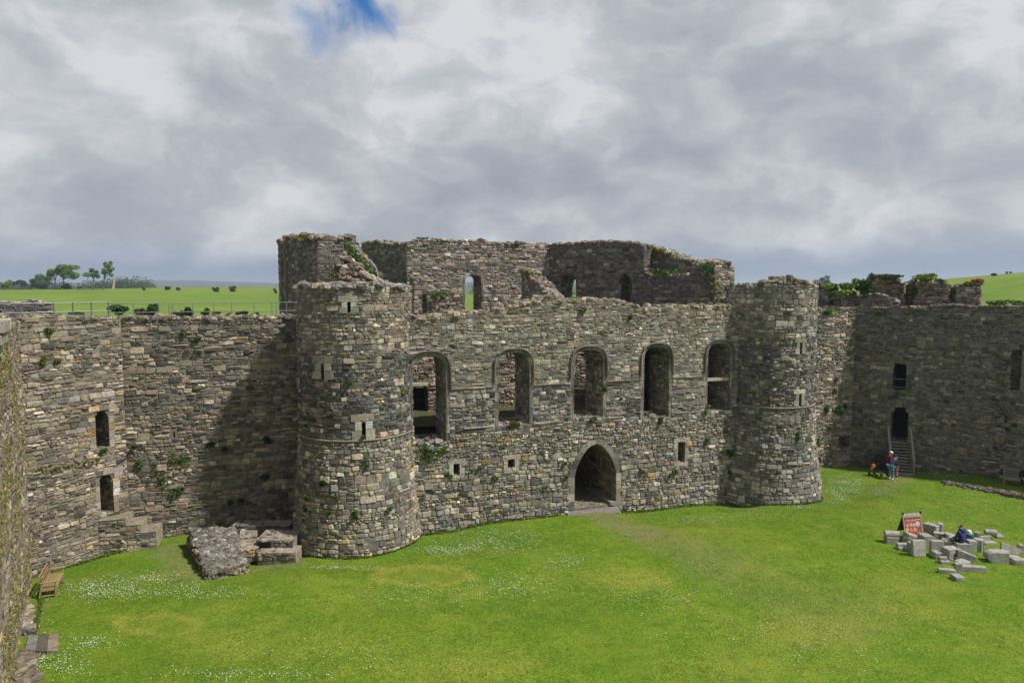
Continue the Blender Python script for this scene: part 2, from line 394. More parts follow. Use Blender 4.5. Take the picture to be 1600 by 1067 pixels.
def build_ground():
    xs = np.arange(-24, 42.01, .16); ys = np.concatenate([np.arange(4, 16, .5), np.arange(16, 50.01, .16)])
    X, Y = np.meshgrid(xs, ys); Z = ground_np(X, Y) + .02 * fbm(X, Y, .5, 1.0)
    w, ye, lu = lawn_tone(X, Y)
    mb = MB(); nx, ny = len(xs), len(ys); i = np.arange(nx * ny).reshape(ny, nx)
    f = np.stack([i[:-1, :-1], i[:-1, 1:], i[1:, 1:], i[1:, :-1]], -1).reshape(-1, 4)
    mb.add(np.stack([X, Y, Z], -1).reshape(-1, 3), [f], np.stack([w, ye, lu], -1).reshape(-1, 3))
    tag(mb.build('lawn', M_LAWN, smooth=True), 'mown courtyard lawn with daisies inside the castle walls', 'lawn', kind='structure')
    # surrounding land, one sheet to the horizon
    rr = np.concatenate([np.linspace(30, 62, 6), np.linspace(66, 420, 60), np.geomspace(440, 9000, 30)]); aa = np.linspace(0, 2 * math.pi, 361)[:-1]
    Rr, Aa = np.meshgrid(rr, aa); X = Rr * np.cos(Aa); Y = Rr * np.sin(Aa) + 0; Z = field_np(X, Y)
    mb = MB(); na, nr = len(aa), len(rr); i = np.arange(na * nr).reshape(na, nr); j = np.roll(i, -1, 0)
    f = np.stack([i[:, :-1], i[:, 1:], j[:, 1:], j[:, :-1]], -1).reshape(-1, 4)
    mb.add(np.stack([X, Y, Z], -1).reshape(-1, 3), [f], (.1, .16, .03)); 
    mb.add([(0, 0, -1.3)] + [(30 * math.cos(a), 30 * math.sin(a), fz(30 * math.cos(a), 30 * math.sin(a))) for a in aa], [[(0, k + 1, (k + 1) % 360 + 1) for k in range(360)]], (.1, .16, .03))
    tag(mb.build('field', M_FIELD, smooth=True), 'rolling green pasture around the castle', 'field', kind='structure')
build_ground()

# ------------------------------------------------------------------ masonry
rng = np.random.default_rng(7)
PAL = {
 'warm': [((.36, .31, .245), 5), ((.29, .25, .20), 4), ((.22, .195, .165), 4), ((.43, .38, .30), 2), ((.145, .13, .115), 2), ((.40, .30, .17), .25), ((.27, .27, .27), 1)],
 'main': [((.37, .345, .30), 5), ((.29, .275, .25), 5), ((.22, .21, .20), 3), ((.45, .425, .375), 2.5), ((.13, .13, .13), 2), ((.36, .28, .18), .2), ((.25, .26, .28), 1.6)],
 'slate': [((.10, .104, .114), 5), ((.14, .142, .15), 4), ((.075, .078, .086), 4), ((.27, .265, .25), 2.2), ((.40, .37, .32), 1.2), ((.38, .29, .18), .5)],
 'ochre': [((.37, .34, .285), 5), ((.29, .27, .235), 4), ((.20, .19, .175), 3), ((.46, .42, .345), 2.5), ((.42, .28, .13), .9), ((.125, .125, .13), 1.5), ((.44, .35, .21), .9)],
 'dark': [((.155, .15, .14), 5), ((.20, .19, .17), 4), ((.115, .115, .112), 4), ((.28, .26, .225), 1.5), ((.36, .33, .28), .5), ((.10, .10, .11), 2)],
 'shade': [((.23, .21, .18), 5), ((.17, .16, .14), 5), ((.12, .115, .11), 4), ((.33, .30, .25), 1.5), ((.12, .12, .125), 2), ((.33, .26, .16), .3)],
 'pale': [((.50, .48, .42), 5), ((.42, .40, .35), 3), ((.56, .54, .48), 2)],
 'brown': [((.36, .27, .185), 4), ((.28, .215, .15), 4), ((.20, .165, .125), 3), ((.44, .36, .26), 2), ((.13, .115, .1), 2)],
}
def pick(pal, n):
    p = PAL[pal]; w = np.array([q[1] for q in p], float); w /= w.sum()
    c = np.array([q[0] for q in p])[rng.choice(len(p), n, p=w)]
    c = c * np.array([1.03, .99, .965]) * np.exp(rng.normal(.07, .25, (n, 1))) * (1 + rng.normal(0, .025, (n, 3)))
    return np.clip(c, .03, .75)
def poly_span(poly, v):
    """u-interval of a polygon on the line v"""
    us = []
    for (a, b), (c, d) in zip(poly, poly[1:] + poly[:1]):
        if (b <= v) != (d <= v): us.append(a + (v - b) * (c - a) / (d - b))
    return (min(us), max(us)) if us else None
def stones(mb, mapf, u0, u1, v0, v1, pal='main', top=None, holes=(), ch=(.13, .34), ln=(1.2, 3.0), prot=(.02, .065), gap=.014, thin=.4, blend=None, mat=0, topdrop=.1):
    """coursed rubble: every stone a chamfered block standing proud of the mortar"""
    prot = (prot[0] * .8, prot[1] * .85)
    ch = (ch[0] * .66, ch[1] * .74); ln = (ln[0] * .85, ln[1] * .8); thin = thin * .55
    rects = []; v = v0; k = 0; sd = rng.uniform(0, 100)
    wob = lambda u, kk: .06 * noise.noise(Vector((u * .5, kk * 7.3 + sd, 0))) + .04 * noise.noise(Vector((u * 2.3, kk * 3.1, sd)))
    while v < v1 - .05:
        h = min(rng.uniform(*ch) if rng.random() < .85 else rng.uniform(ch[1], ch[1] * 1.25), v1 - v)
        if v1 - v - h < .07: h = v1 - v
        vm = v + h / 2; spans = [(u0, u1)]
        for poly in holes:
            s = poly_span(poly, vm)
            if s is None: continue
            ns = []
            for a, b in spans:
                if s[1] <= a or s[0] >= b: ns.append((a, b)); continue
                if s[0] > a: ns.append((a, s[0]))
                if s[1] < b: ns.append((s[1], b))
            spans = ns
        for a, b in spans:
            u = a - 0.0
            while u < b - .03:
                L = h * rng.uniform(*ln) if rng.random() < .85 else h * rng.uniform(ln[1], ln[1] * 1.4)
                L = min(max(L, .10), .95)
                if b - u - L < .1: L = b - u
                rects.append((u, u + L, v, h, k)); u += L
        v += h; k += 1
    out = []
    for (a, b, vv, h, kk) in rects:
        m = 1 if (h < .17 or rng.random() > thin) else (2 if h < .26 else int(rng.integers(2, 4)))
        cuts = np.cumsum(np.concatenate([[0], rng.uniform(.6, 1.4, m)])); cuts /= cuts[-1]
        b0, b1 = vv + wob((a + b) / 2, kk), vv + h + wob((a + b) / 2, kk + 1)
        for q in range(m):
            va, vb = b0 + (b1 - b0) * cuts[q], b0 + (b1 - b0) * cuts[q + 1]
            if m > 1 and rng.random() < .3 and b - a > .35:
                mid = a + (b - a) * rng.uniform(.35, .65); out.append((a, mid, va, vb)); out.append((mid, b, va, vb))
            else: out.append((a, b, va, vb))
    A = np.array(out)
    if len(A) == 0: return
    if top is not None:
        tv = np.array([min(top(x[0] + .05), top((x[0] + x[1]) / 2), top(x[1] - .05)) for x in A])
        A = A[A[:, 3] < tv + topdrop]
    hole_n = np.array([noise.noise(Vector(((x[0] + x[1]) * .6 + sd, (x[2] + x[3]) * .6, sd))) for x in A])
    A = A[rng.random(len(A)) > .012 + .10 * (hole_n > .38)]
    n = len(A); ua, ub, va, vb = A.T; gp = gap * rng.uniform(.6, 1.6, n)
    cu, cv, hu, hv = (ua + ub) / 2, (va + vb) / 2, np.maximum((ub - ua) / 2 - gp, .02), np.maximum((vb - va) / 2 - gp, .015)
    mn = np.minimum(hu, hv); cut = np.clip(rng.uniform(.1, .5, (n, 4)) * mn[:, None], 0, None)
    sx = np.array([-1, 1, 1, 1, 1, -1, -1, -1]); 
    # octagon corners, counter-clockwise from bottom-left
    U = np.stack([-hu + cut[:, 0], hu - cut[:, 1], hu, hu, hu - cut[:, 2], -hu + cut[:, 2 + 1], -hu, -hu], 1)
    Vv = np.stack([-hv, -hv, -hv + cut[:, 1], hv - cut[:, 2], hv, hv, hv - cut[:, 3], -hv + cut[:, 0]], 1)
    jit = (.085 * mn)[:, None]; U = U + rng.normal(0, 1, U.shape) * jit; Vv = Vv + rng.normal(0, 1, Vv.shape) * jit
    p = rng.uniform(prot[0], prot[1], n); tiltu = rng.normal(0, .012, n); tiltv = rng.normal(0, .014, n)
    ins = 1 - np.clip(rng.uniform(.018, .04, n) / mn, .08, .5)
    rings = []
    for sc, wf in ((1.0, -1), (.985, .55), (None, 1.0)):
        s = ins[:, None] if sc is None else sc
        uu, vv = cu[:, None] + U * s, cv[:, None] + Vv * s
        if wf < 0: ww = np.full(U.shape, -.02)
        else: ww = p[:, None] * wf + (tiltu[:, None] * U / hu[:, None] + tiltv[:, None] * Vv / hv[:, None]) + rng.normal(0, .005, U.shape)
        rings.append((uu, vv, ww))
    uu = np.concatenate([r[0] for r in rings], 1).ravel(); vv = np.concatenate([r[1] for r in rings], 1).ravel(); ww = np.concatenate([r[2] for r in rings], 1).ravel()
    P = mapf(uu, vv, ww)
    base = (np.arange(n) * 24)[:, None]; q = np.arange(8); qn = (q + 1) % 8
    f1 = np.stack([q, qn, qn + 8, q + 8], 1); f2 = f1 + 8
    quads = (base[:, :, None] + np.concatenate([f1, f2])[None]).reshape(-1, 4); octs = base + np.arange(16, 24)[None]
    if blend is None: c = pick(pal, n)
    else:
        pal2, fn = blend; t = np.array([fn(a, b) for a, b in zip(cu, cv)]); c = np.where((rng.random(n) < t)[:, None], pick(pal2, n), pick(pal, n))
    mb.add(P, [quads, octs], np.repeat(c, 24, 0), mat)

def plane_map(A, B, off=0.0):
    e = (Vector(B) - Vector(A)).normalized(); nx, ny = e.y, -e.x
    def f(u, v, w): return np.stack([A[0] + e.x * u + nx * (w + off), A[1] + e.y * u + ny * (w + off), v + 0 * u], -1)
    return f
def cyl_map(c, rf, rref):
    def f(u, v, w):
        a = math.pi * 1.5 + u / rref; r = rf(v) + w
        return np.stack([c[0] + r * np.cos(a), c[1] + r * np.sin(a), v + 0 * u], -1)
    return f
def pt_in(poly, x, y):
    r = False
    for (a, b), (c, d) in zip(poly, poly[1:] + poly[:1]):
        if (b <= y) != (d <= y) and x < a + (y - b) * (c - a) / (d - b): r = not r
    return r
def solid(mb, mapf, outline, holes, t, mat=1, col=(.19, .172, .148), sides=True, col2=None):
    """mortar core: outline with holes, front at w=0 and back at w=-t"""
    loops = [outline] + list(holes); V = []; E = []
    for lp in loops:
        s = len(V); V += [Vector(q) for q in lp]; E += [(s + i, s + (i + 1) % len(lp)) for i in range(len(lp))]
    # interior points keep the triangles compact
    r = delaunay_2d_cdt(V, E, [], 0, 1e-5); pv = r[0]; T = []
    for f in r[2]:
        x = sum(pv[i].x for i in f) / 3; y = sum(pv[i].y for i in f) / 3
        if pt_in(outline, x, y) and not any(pt_in(h, x, y) for h in holes): T.append(list(f))
    pa = np.array([tuple(p) for p in pv]); T = np.array(T)
    mb.add(mapf(pa[:, 0], pa[:, 1], np.zeros(len(pa))), [T], col, mat)
    mb.add(mapf(pa[:, 0], pa[:, 1], np.full(len(pa), -t)), [T[:, ::-1]], col, mat)
    for lp in loops:
        a = np.array(lp); n = len(a)
        v = np.concatenate([mapf(a[:, 0], a[:, 1], np.zeros(n)), mapf(a[:, 0], a[:, 1], np.full(n, -t))])
        i = np.arange(n); j = (i + 1) % n
        mb.add(v, [np.stack([i, i + n, j + n, j], 1)], col2 or col, mat)
def reveal(mb, mapf, poly, depth, pal='main', mat=0, s0=0, s1=None, prot=(.012, .035), d0=.12, **kw):
    """stones lining an opening (poly counter-clockwise)"""
    P = np.array(poly + poly[:1]); seg = np.hypot(*(P[1:] - P[:-1]).T); cs = np.concatenate([[0], np.cumsum(seg)])
    def f(u, v, w):
        i = np.clip(np.searchsorted(cs, v, 'right') - 1, 0, len(seg) - 1); t = (v - cs[i]) / seg[i]
        d = (P[i + 1] - P[i]) / seg[i][:, None]; q = P[i] + (P[i + 1] - P[i]) * t[:, None]
        return mapf(q[:, 0] - d[:, 1] * w, q[:, 1] + d[:, 0] * w, -u)
    stones(mb, f, d0, depth, s0, s1 if s1 else cs[-1], pal, prot=prot, mat=mat, **kw)

# rubble lumps
def _rock_template():
    bm = bmesh.new(); bmesh.ops.create_cube(bm, size=2); bmesh.ops.subdivide_edges(bm, edges=bm.edges[:], cuts=1, use_grid_fill=True)
    v = np.array([tuple(x.co) for x in bm.verts]); bm.verts.index_update(); f = np.array([[x.index for x in q.verts] for q in bm.faces]); bm.free()
    s = v / np.linalg.norm(v, axis=1)[:, None]; return v * .45 + s * .6, f
RV, RF = _rock_template()
def rocks(mb, cen, size, pal='main', flat=.65, mat=0, tone=1.0):
    cen = np.asarray(cen, float); n = len(cen)
    if n == 0: return
    s = np.broadcast_to(size, n) * rng.uniform(.55, 1.35, n)
    v = RV[None] * (1 + rng.normal(0, .11, (n, len(RV), 3)))
    v = v * np.stack([rng.uniform(.7, 1.5, n), rng.uniform(.6, 1.2, n), np.full(n, flat) * rng.uniform(.6, 1.3, n)], -1)[:, None] * s[:, None, None] * .5
    a = rng.uniform(0, 6.28, n); t = rng.normal(0, .22, n); ca, sa, ct, st = np.cos(a), np.sin(a), np.cos(t), np.sin(t)
    Rm = np.stack([np.stack([ca, -sa * ct, sa * st], -1), np.stack([sa, ca * ct, -ca * st], -1), np.stack([0 * a, st, ct], -1)], 1)
    v = np.einsum('nij,nkj->nki', Rm, v) + cen[:, None]
    f = (np.arange(n) * len(RV))[:, None, None] + RF[None]
    mb.add(v.reshape(-1, 3), [f.reshape(-1, 4)], np.repeat(pick(pal, n) * tone, len(RV), 0), mat)

def profile(A, B, pts, rough=.12, step=.22, seed=0):
    """pixel silhouette -> rough top line function in (u, z) on the wall A-B"""
    q = sorted(on_wall(A, B, *p) for p in pts); us = [a for a, b in q]; zs = [b for a, b in q]
    def f(u):
        k = math.floor(u / .33)
        return float(np.interp(u, us, zs)) + rough * (noise.noise(Vector((u * 1.3, seed, 0))) + .8 * noise.noise(Vector((k * 5.37, seed + 5, 1))))
    return f
def wall_outline(top, u0, u1, vb, step=.16):
    us = np.arange(u0, u1 + 1e-6, step); us[-1] = u1
    return [(u0, vb), (u1, vb)] + [(float(u), top(float(u)) - .05) for u in us[::-1]]
def top_rubble(mb, mapf, top, u0, u1, t, size=.26, pal='main', dens=5.0, tone=1.0, lift=.0):
    n = int((u1 - u0) * t * dens); u = rng.uniform(u0, u1, n); w = -rng.uniform(0.05, t, n); v = np.array([top(x) for x in u]) + lift
    rocks(mb, mapf(u, v - .03, w), size, pal, tone=tone)
    n = int((u1 - u0) * 5); u = rng.uniform(u0, u1, n); v = np.array([top(x) for x in u]) + lift
    rocks(mb, mapf(u, v - .05, -rng.uniform(.02, .25, n)), size * 1.05, pal, tone=tone)
def arch(ul, ur, vb, vs, vt, kind='four', n=14):
    """opening outline, counter-clockwise: base, right jamb, arch, left jamb"""
    c = (ul + ur) / 2; h = (ur - ul) / 2; P = [(ul, vb), (ur, vb)]
    m = max(1, int((vs - vb) / .5)); P += [(ur, vb + (vs - vb) * i / m) for i in range(1, m)]
    for i in range(n + 1):
        t = math.pi * i / n
        if kind == 'four': 
            x, y = math.copysign(abs(math.cos(t)) ** .64, math.cos(t)), abs(math.sin(t)) ** .66
        elif kind == 'pointed':
            s = math.cos(t); x = s; y = (1 - abs(s) ** 1.8) if abs(s) < 1 else 0
            y = y ** .75
        else: x, y = math.cos(t), math.sin(t)
        P.append((c + h * x, vs + (vt - vs) * y))
    P += [(ul, vb + (vs - vb) * i / m) for i in range(m - 1, 0, -1)]
    return P
def offset_poly(P, d):
    """outward offset of the jamb/arch part of an arch outline"""
    n = len(P); Q = []
    for i in range(n):
        a, b, c = Vector(P[i - 1]), Vector(P[i]), Vector(P[(i + 1) % n])
        t = ((b - a).normalized() + (c - b).normalized()).normalized()
        Q.append((b.x + t.y * d, b.y - t.x * d))
    Q[0] = (P[0][0] - d, P[0][1]); Q[1] = (P[1][0] + d, P[1][1])
    return Q
def surround(name, mapf, P, wd, parent, depth=.35, proud=.06, pal='pale', hood=True, plain=False, mats=None, block=.42, label=None, sill=None):
    """dressed jambs and arch of separate blocks, with a roll and a hood"""
    mb = MB(); Q = P[1:] + P[:1]                # open path: right foot ... arch ... left foot
    pts = np.array(Q); seg = np.hypot(*(pts[1:] - pts[:-1]).T); cs = np.concatenate([[0], np.cumsum(seg)]); L = cs[-1]
    outp = np.array(offset_poly(P, wd)); outp = np.concatenate([outp[1:], outp[:1]])
    def at(s):
        i = min(max(int(np.searchsorted(cs, s, 'right') - 1), 0), len(seg) - 1); t = (s - cs[i]) / seg[i]
        return pts[i] * (1 - t) + pts[i + 1] * t, outp[i] * (1 - t) + outp[i + 1] * t
    nb = max(4, int(L / block)); ss = np.linspace(0, L, nb + 1)
    cols = pick(pal, nb) * .82; wob_ = rng.uniform(.7, 1.25, nb)
    for k in range(nb):
        a, b = ss[k] + .006, ss[k + 1] - .006; m = 3; tooth = wob_[k] if not plain else rng.uniform(.85, 1.15)
        if not plain and (k < nb * .3 or k > nb * .7) and rng.random() < .18: tooth = .42
        secs = []
        for s in np.linspace(a, b, m + 1):
            i, o = at(s); o = i + (o - i) * tooth; w = proud + rng.normal(0, .004)
            g = [(0.0, -depth), (0.0, w - .05), (.16, w), (.34, w), (.40, w - .05), (.52, w - .05), (.58, w), (.96, w), (1.0, -.03)] 
            if plain: g = [(0.0, -depth), (0.0, w - .03), (.08, w), (.3, w + .004), (.5, w), (.7, w + .004), (.85, w), (.96, w), (1.0, -.03)]
            uv = [(i + (o - i) * x) for x, _ in g]
            secs.append(mapf(np.array([q[0] for q in uv]), np.array([q[1] for q in uv]), np.array([q[1] for q in g])))
        ng = 9; v = np.concatenate(secs)
        f = [(r * ng + c, (r + 1) * ng + c, (r + 1) * ng + c + 1, r * ng + c + 1) for r in range(m) for c in range(ng - 1)]
        mb.add(v, [f, [list(range(ng))], [list(range(m * ng, (m + 1) * ng))[::-1]]], cols[k])
    if hood:
        hp = []
        for s in np.linspace(L * .30 if hood is True else L * hood, L * .70 if hood is True else L * (1 - hood), 26):
            i, o = at(s); d = o - i; q = o + d / np.linalg.norm(d) * .05; hp.append(tuple(mapf(np.array([q[0]]), np.array([q[1]]), np.array([.08]))[0]))
        mb.tube(hp, .055, cols[0] * .85, 6)
    if sill:
        (a, z) = (P[0][0] - .25, P[0][1]); b = P[1][0] + .25
        v = mapf(np.array([a, b, a, b, a, b, a, b]), np.array([z - .14, z - .14, z, z, z - .14, z - .14, z, z]), np.array([-.3, -.3, -.3, -.3, .12, .12, .12, .12]))
        mb.add(v, [[(0, 2, 3, 1), (4, 5, 7, 6), (0, 1, 5, 4), (2, 6, 7, 3), (0, 4, 6, 2), (1, 3, 7, 5)]], cols[1])
    o = mb.build(name, mats or M_DRESS, parent)
    if label: o['label'] = label
    return o
# ------------------------------------------------------------------ gatehouse
gate = empty('castle_gatehouse', 'large ruined grey stone gatehouse with five arched windows, pointed doorway and two round stair turrets', 'gatehouse', (*uw(9, 0), 0))
def part(mb, name, mats, parent, label=None):
    o = mb.build(name, mats, parent)
    o.matrix_parent_inverse = Matrix.Translation(-Vector(parent.location)) if parent.parent is None else Matrix.Identity(4)
    if label: o['label'] = label
    return o
def reparent(o, parent):
    o.parent = parent; o.matrix_parent_inverse = Matrix.Translation(-Vector(parent.location)) if parent.parent is None else Matrix.Identity(4)
    return o
SM = [M_STONE, M_MORTAR]
MF = plane_map(MA, MBp)
def W(px, py): return on_wall(MA, MBp, px, py)
TOPF = profile(MA, MBp, [(600, 492), (640, 493), (660, 497), (690, 493), (722, 489), (760, 488), (790, 481), (815, 473), (835, 470), (850, 468), (858, 463), (868, 467), (890, 469), (930, 467), (975, 470), (990, 476), (1010, 484), (1020, 483), (1030, 479), (1050, 478), (1100, 479), (1145, 476), (1170, 476)], .07, seed=2)
def opening(x0, x1, yt, yb, ys=None, kind='four'):
    xm = (x0 + x1) / 2
    ul = W(x0, yb - 40)[0]; ur = W(x1, yb - 40)[0]; vb = W(xm, yb)[1]; vt = W(xm, yt)[1]
    if kind == 'rect': return [(ul, vb), (ur, vb), (ur, vt), (ul, vt)]
    return arch(ul, ur, vb, W(xm, ys)[1], vt, kind)
WINS = [opening(645, 697, 556.5, 692, 590), opening(779, 827, 551, 664, 577), opening(897, 942, 547, 652, 572), opening(1006, 1045, 542, 652, 566), opening(1105.5, 1140, 536.5, 641, 560)]
DOOR = opening(898, 962, 694, 792, 741, 'pointed')
SMALL = [opening(708, 718, 724, 742, kind='rect'), opening(793, 804, 717, 732, kind='rect'), opening(1059, 1070, 690, 722, kind='rect')]
U0, U1 = -.3, 23.4
WT = 2.1
def build_front():
    mb = MB(); zt = 10.7
    solid(mb, MF, wall_outline(TOPF, U0, U1, -1.2), WINS + [DOOR] + SMALL, WT)
    clipw = [offset_poly(p, .17) for p in WINS] + [offset_poly(DOOR, .34)] + [offset_poly(p, .05) for p in SMALL]
    zs = W(890, 599)[1]                                              # string course level
    zc = W(890, 664)[1]
    stones(mb, MF, U0, U1, zs, 12.6, 'main', TOPF, clipw, ch=(.14, .30), thin=.35, prot=(.008, .04), blend=('warm', lambda u, v: .2 + .5 * smooth(9.3, 11, v) + .3 * noise.noise(Vector((u * .4, v * .4, 3)))))
    stones(mb, MF, U0, U1, zc, zs - .02, 'main', None, clipw, ch=(.15, .32), thin=.4, prot=(.01, .06), blend=('slate', lambda u, v: .34 + .7 * noise.noise(Vector((u * .5, v * .5, 7)))))
    stones(mb, MF, U0, U1, -.7, zc - .02, 'main', None, clipw, ch=(.17, .36), ln=(.9, 2.4), thin=.32, prot=(.02, .09), blend=('ochre', lambda u, v: .45))
    for p in WINS: reveal(mb, MF, p, WT, 'main', ch=(.18, .34))
    reveal(mb, MF, DOOR, WT, 'brown', ch=(.2, .4))
    for p in SMALL: reveal(mb, MF, p, .9, 'brown', d0=.05)
    top_rubble(mb, MF, TOPF, U0, U1, WT, .27, 'warm', 8)
    # ragged foot of the first and fourth windows
    for wi, nn in ((0, 26), (3, 14), (1, 8)):
        a, z = WINS[wi][0]; b = WINS[wi][1][0]
        rocks(mb, MF(rng.uniform(a - .1, b + .1, nn), z + rng.uniform(-.25, .15, nn), rng.uniform(-1.2, .08, nn)), .3, 'main')
    part(mb, 'front_wall', SM, gate)
    # string and sill courses: thin projecting ledges, broken in places
    GAPS = [(a[1][0] + .24, b[0][0] - .24) for a, b in zip(WINS, WINS[1:])]
    for y0, y1, spans in ((608.5, 585, tuple(GAPS)), (669.5, 640, tuple((a + (b - a) * p, a + (b - a) * q) for (a, b), (p, q) in zip(GAPS, ((.3, 1), (0, .9), (0, .55), (.1, .9)))))):
        za, zb = W(740, y0)[1], W(1101, y1)[1]; zz = (za + zb) / 2
        for a, b in spans:
            u = a; mb = MB()
            while u < b:
                l = min(rng.uniform(.5, 1.1), b - u)
                if l > .12:
                    dz = rng.normal(0, .012); v = MF(np.array([u, u + l - .01] * 4), zz + dz + np.array([-.04, -.04, .04, .04, -.035, -.035, .005, .005]), np.array([-.1] * 4 + [.085] * 4))
                    mb.add(v, [[(0, 2, 3, 1), (4, 5, 7, 6), (0, 1, 5, 4), (2, 6, 7, 3), (0, 4, 6, 2), (1, 3, 7, 5)]], pick('main', 1)[0])
                u += l
            part(mb, 'string_course', M_DRESS, gate)
    names = ['window surround with a ragged overgrown foot beside the turret', 'window surround of pale moulded blocks, second from the big turret', 'window surround above the pointed doorway', 'window surround missing a block at its shoulder', 'rust-stained window surround crossed by a stone transom']
    for i, p in enumerate(WINS):
        s = reparent(surround('window_surround', MF, p, .17, None, .3, .015, 'main', hood=.26, label=names[i]), gate)
    # transom of the last window
    z = W(1122, 593)[1]; mb = MB(); a, b = WINS[4][0][0], WINS[4][1][0]
    v = MF(np.array([a, b] * 4), z + np.array([-.08, -.08, .08, .08] * 2), np.array([-.28] * 4 + [-.08] * 4))
    mb.add(v, [[(0, 2, 3, 1), (4, 5, 7, 6), (0, 1, 5, 4), (2, 6, 7, 3), (0, 4, 6, 2), (1, 3, 7, 5)]], (.46, .42, .34))
    part(mb, 'transom', M_DRESS, gate)
    z = W(672, 601)[1]; mb = MB(); a, b = WINS[0][0][0], WINS[0][1][0]
    v = MF(np.array([a, a + .85] * 4), z + np.array([-.07, -.07, .07, .07] * 2), np.array([-.6] * 4 + [-.3] * 4))
    mb.add(v, [[(0, 2, 3, 1), (4, 5, 7, 6), (0, 1, 5, 4), (2, 6, 7, 3), (0, 4, 6, 2), (1, 3, 7, 5)]], (.46, .42, .34))
    part(mb, 'transom', M_DRESS, gate, 'broken stub of a stone transom')
    reparent(surround('doorway_surround', MF, DOOR, .36, None, .3, .02, 'main', False, plain=True, block=.42), gate)
    for p in SMALL:
        mb = MB(); (a, z0), (b, _), (_, z1), _ = p
        for x0, x1, y0, y1 in ((a - .22, a, z0 - .02, z1), (b, b + .24, z0 - .02, z1), (a - .28, b + .3, z1, z1 + .22), (a - .2, b + .22, z0 - .2, z0 - .02)):
            v = MF(np.array([x0, x1, x0, x1] * 2), np.array([y0, y0, y1, y1] * 2), np.array([-.3] * 4 + [.055] * 4))
            mb.add(v, [[(0, 2, 3, 1), (4, 5, 7, 6), (0, 1, 5, 4), (2, 6, 7, 3), (0, 4, 6, 2), (1, 3, 7, 5)]], pick('pale', 1)[0] * .75)
        part(mb, 'slit_surround', M_DRESS, gate)
    # vaulted passage behind the doorway, blocked at its end
    mb = MB(); (a, zb), (b, _) = DOOR[0], DOOR[1]; vt = max(q[1] for q in DOOR)
    P = arch(a - .25, b + .25, zb - .1, DOOR[0][1] + 1.9, vt + .15, 'pointed')
    def pm(u, v, w): return MF(u, v, w - WT)
    reveal(mb, pm, P, 5.2, 'brown', ch=(.2, .36), d0=0.0)
    ends = np.array(P); n = len(ends); v = np.concatenate([pm(ends[:, 0], ends[:, 1], np.zeros(n)), pm(ends[:, 0], ends[:, 1], np.full(n, -5.2))]); i = np.arange(n); j = (i + 1) % n
    mb.add(v, [np.stack([i, i + n, j + n, j], 1), [list(range(n, 2 * n))]], (.13, .11, .09), 1)
    stones(mb, lambda u, v, w: pm(u, v, w - 5.15), a, b, zb, vt, 'brown', None, (), ch=(.18, .35))
    part(mb, 'passage', SM, gate, 'dark vaulted passage behind the pointed doorway')
    # hall floor slab keeps the lower storey dark
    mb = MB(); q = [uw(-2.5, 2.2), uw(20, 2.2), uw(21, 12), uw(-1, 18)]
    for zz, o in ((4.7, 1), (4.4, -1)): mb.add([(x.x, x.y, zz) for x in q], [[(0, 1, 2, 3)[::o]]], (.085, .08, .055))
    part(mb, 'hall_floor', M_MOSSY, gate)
    mb = MB(); a, b = DOOR[0][0], DOOR[1][0]
    v = MF(np.array([a - .0, b + .0, b + .0, a - .0, a - .5, b + .1, b + .1, a - .5]), np.array([zb + .02] * 4 + [zb - .06] * 2 + [zb - .3] * 2), np.array([-7.2, -7.2, .0, .0, .02, .02, .5, .5]))
    mb.add(v, [[(0, 1, 2, 3), (4, 7, 6, 5)]], (.2, .185, .165)); 
    mb.add(MF(np.array([b - .35, b, b, b - .35] * 2), zb + np.array([.02, .02, .02, .02, .2, .2, .2, .2]), np.array([-3, -3, .1, .1] * 2)), [[(4, 5, 6, 7)[::-1], (3, 2, 6, 7), (0, 3, 7, 4)]], (.3, .28, .25))
    part(mb, 'threshold', M_DRESS, gate, 'worn stone threshold of the pointed doorway')
build_front()
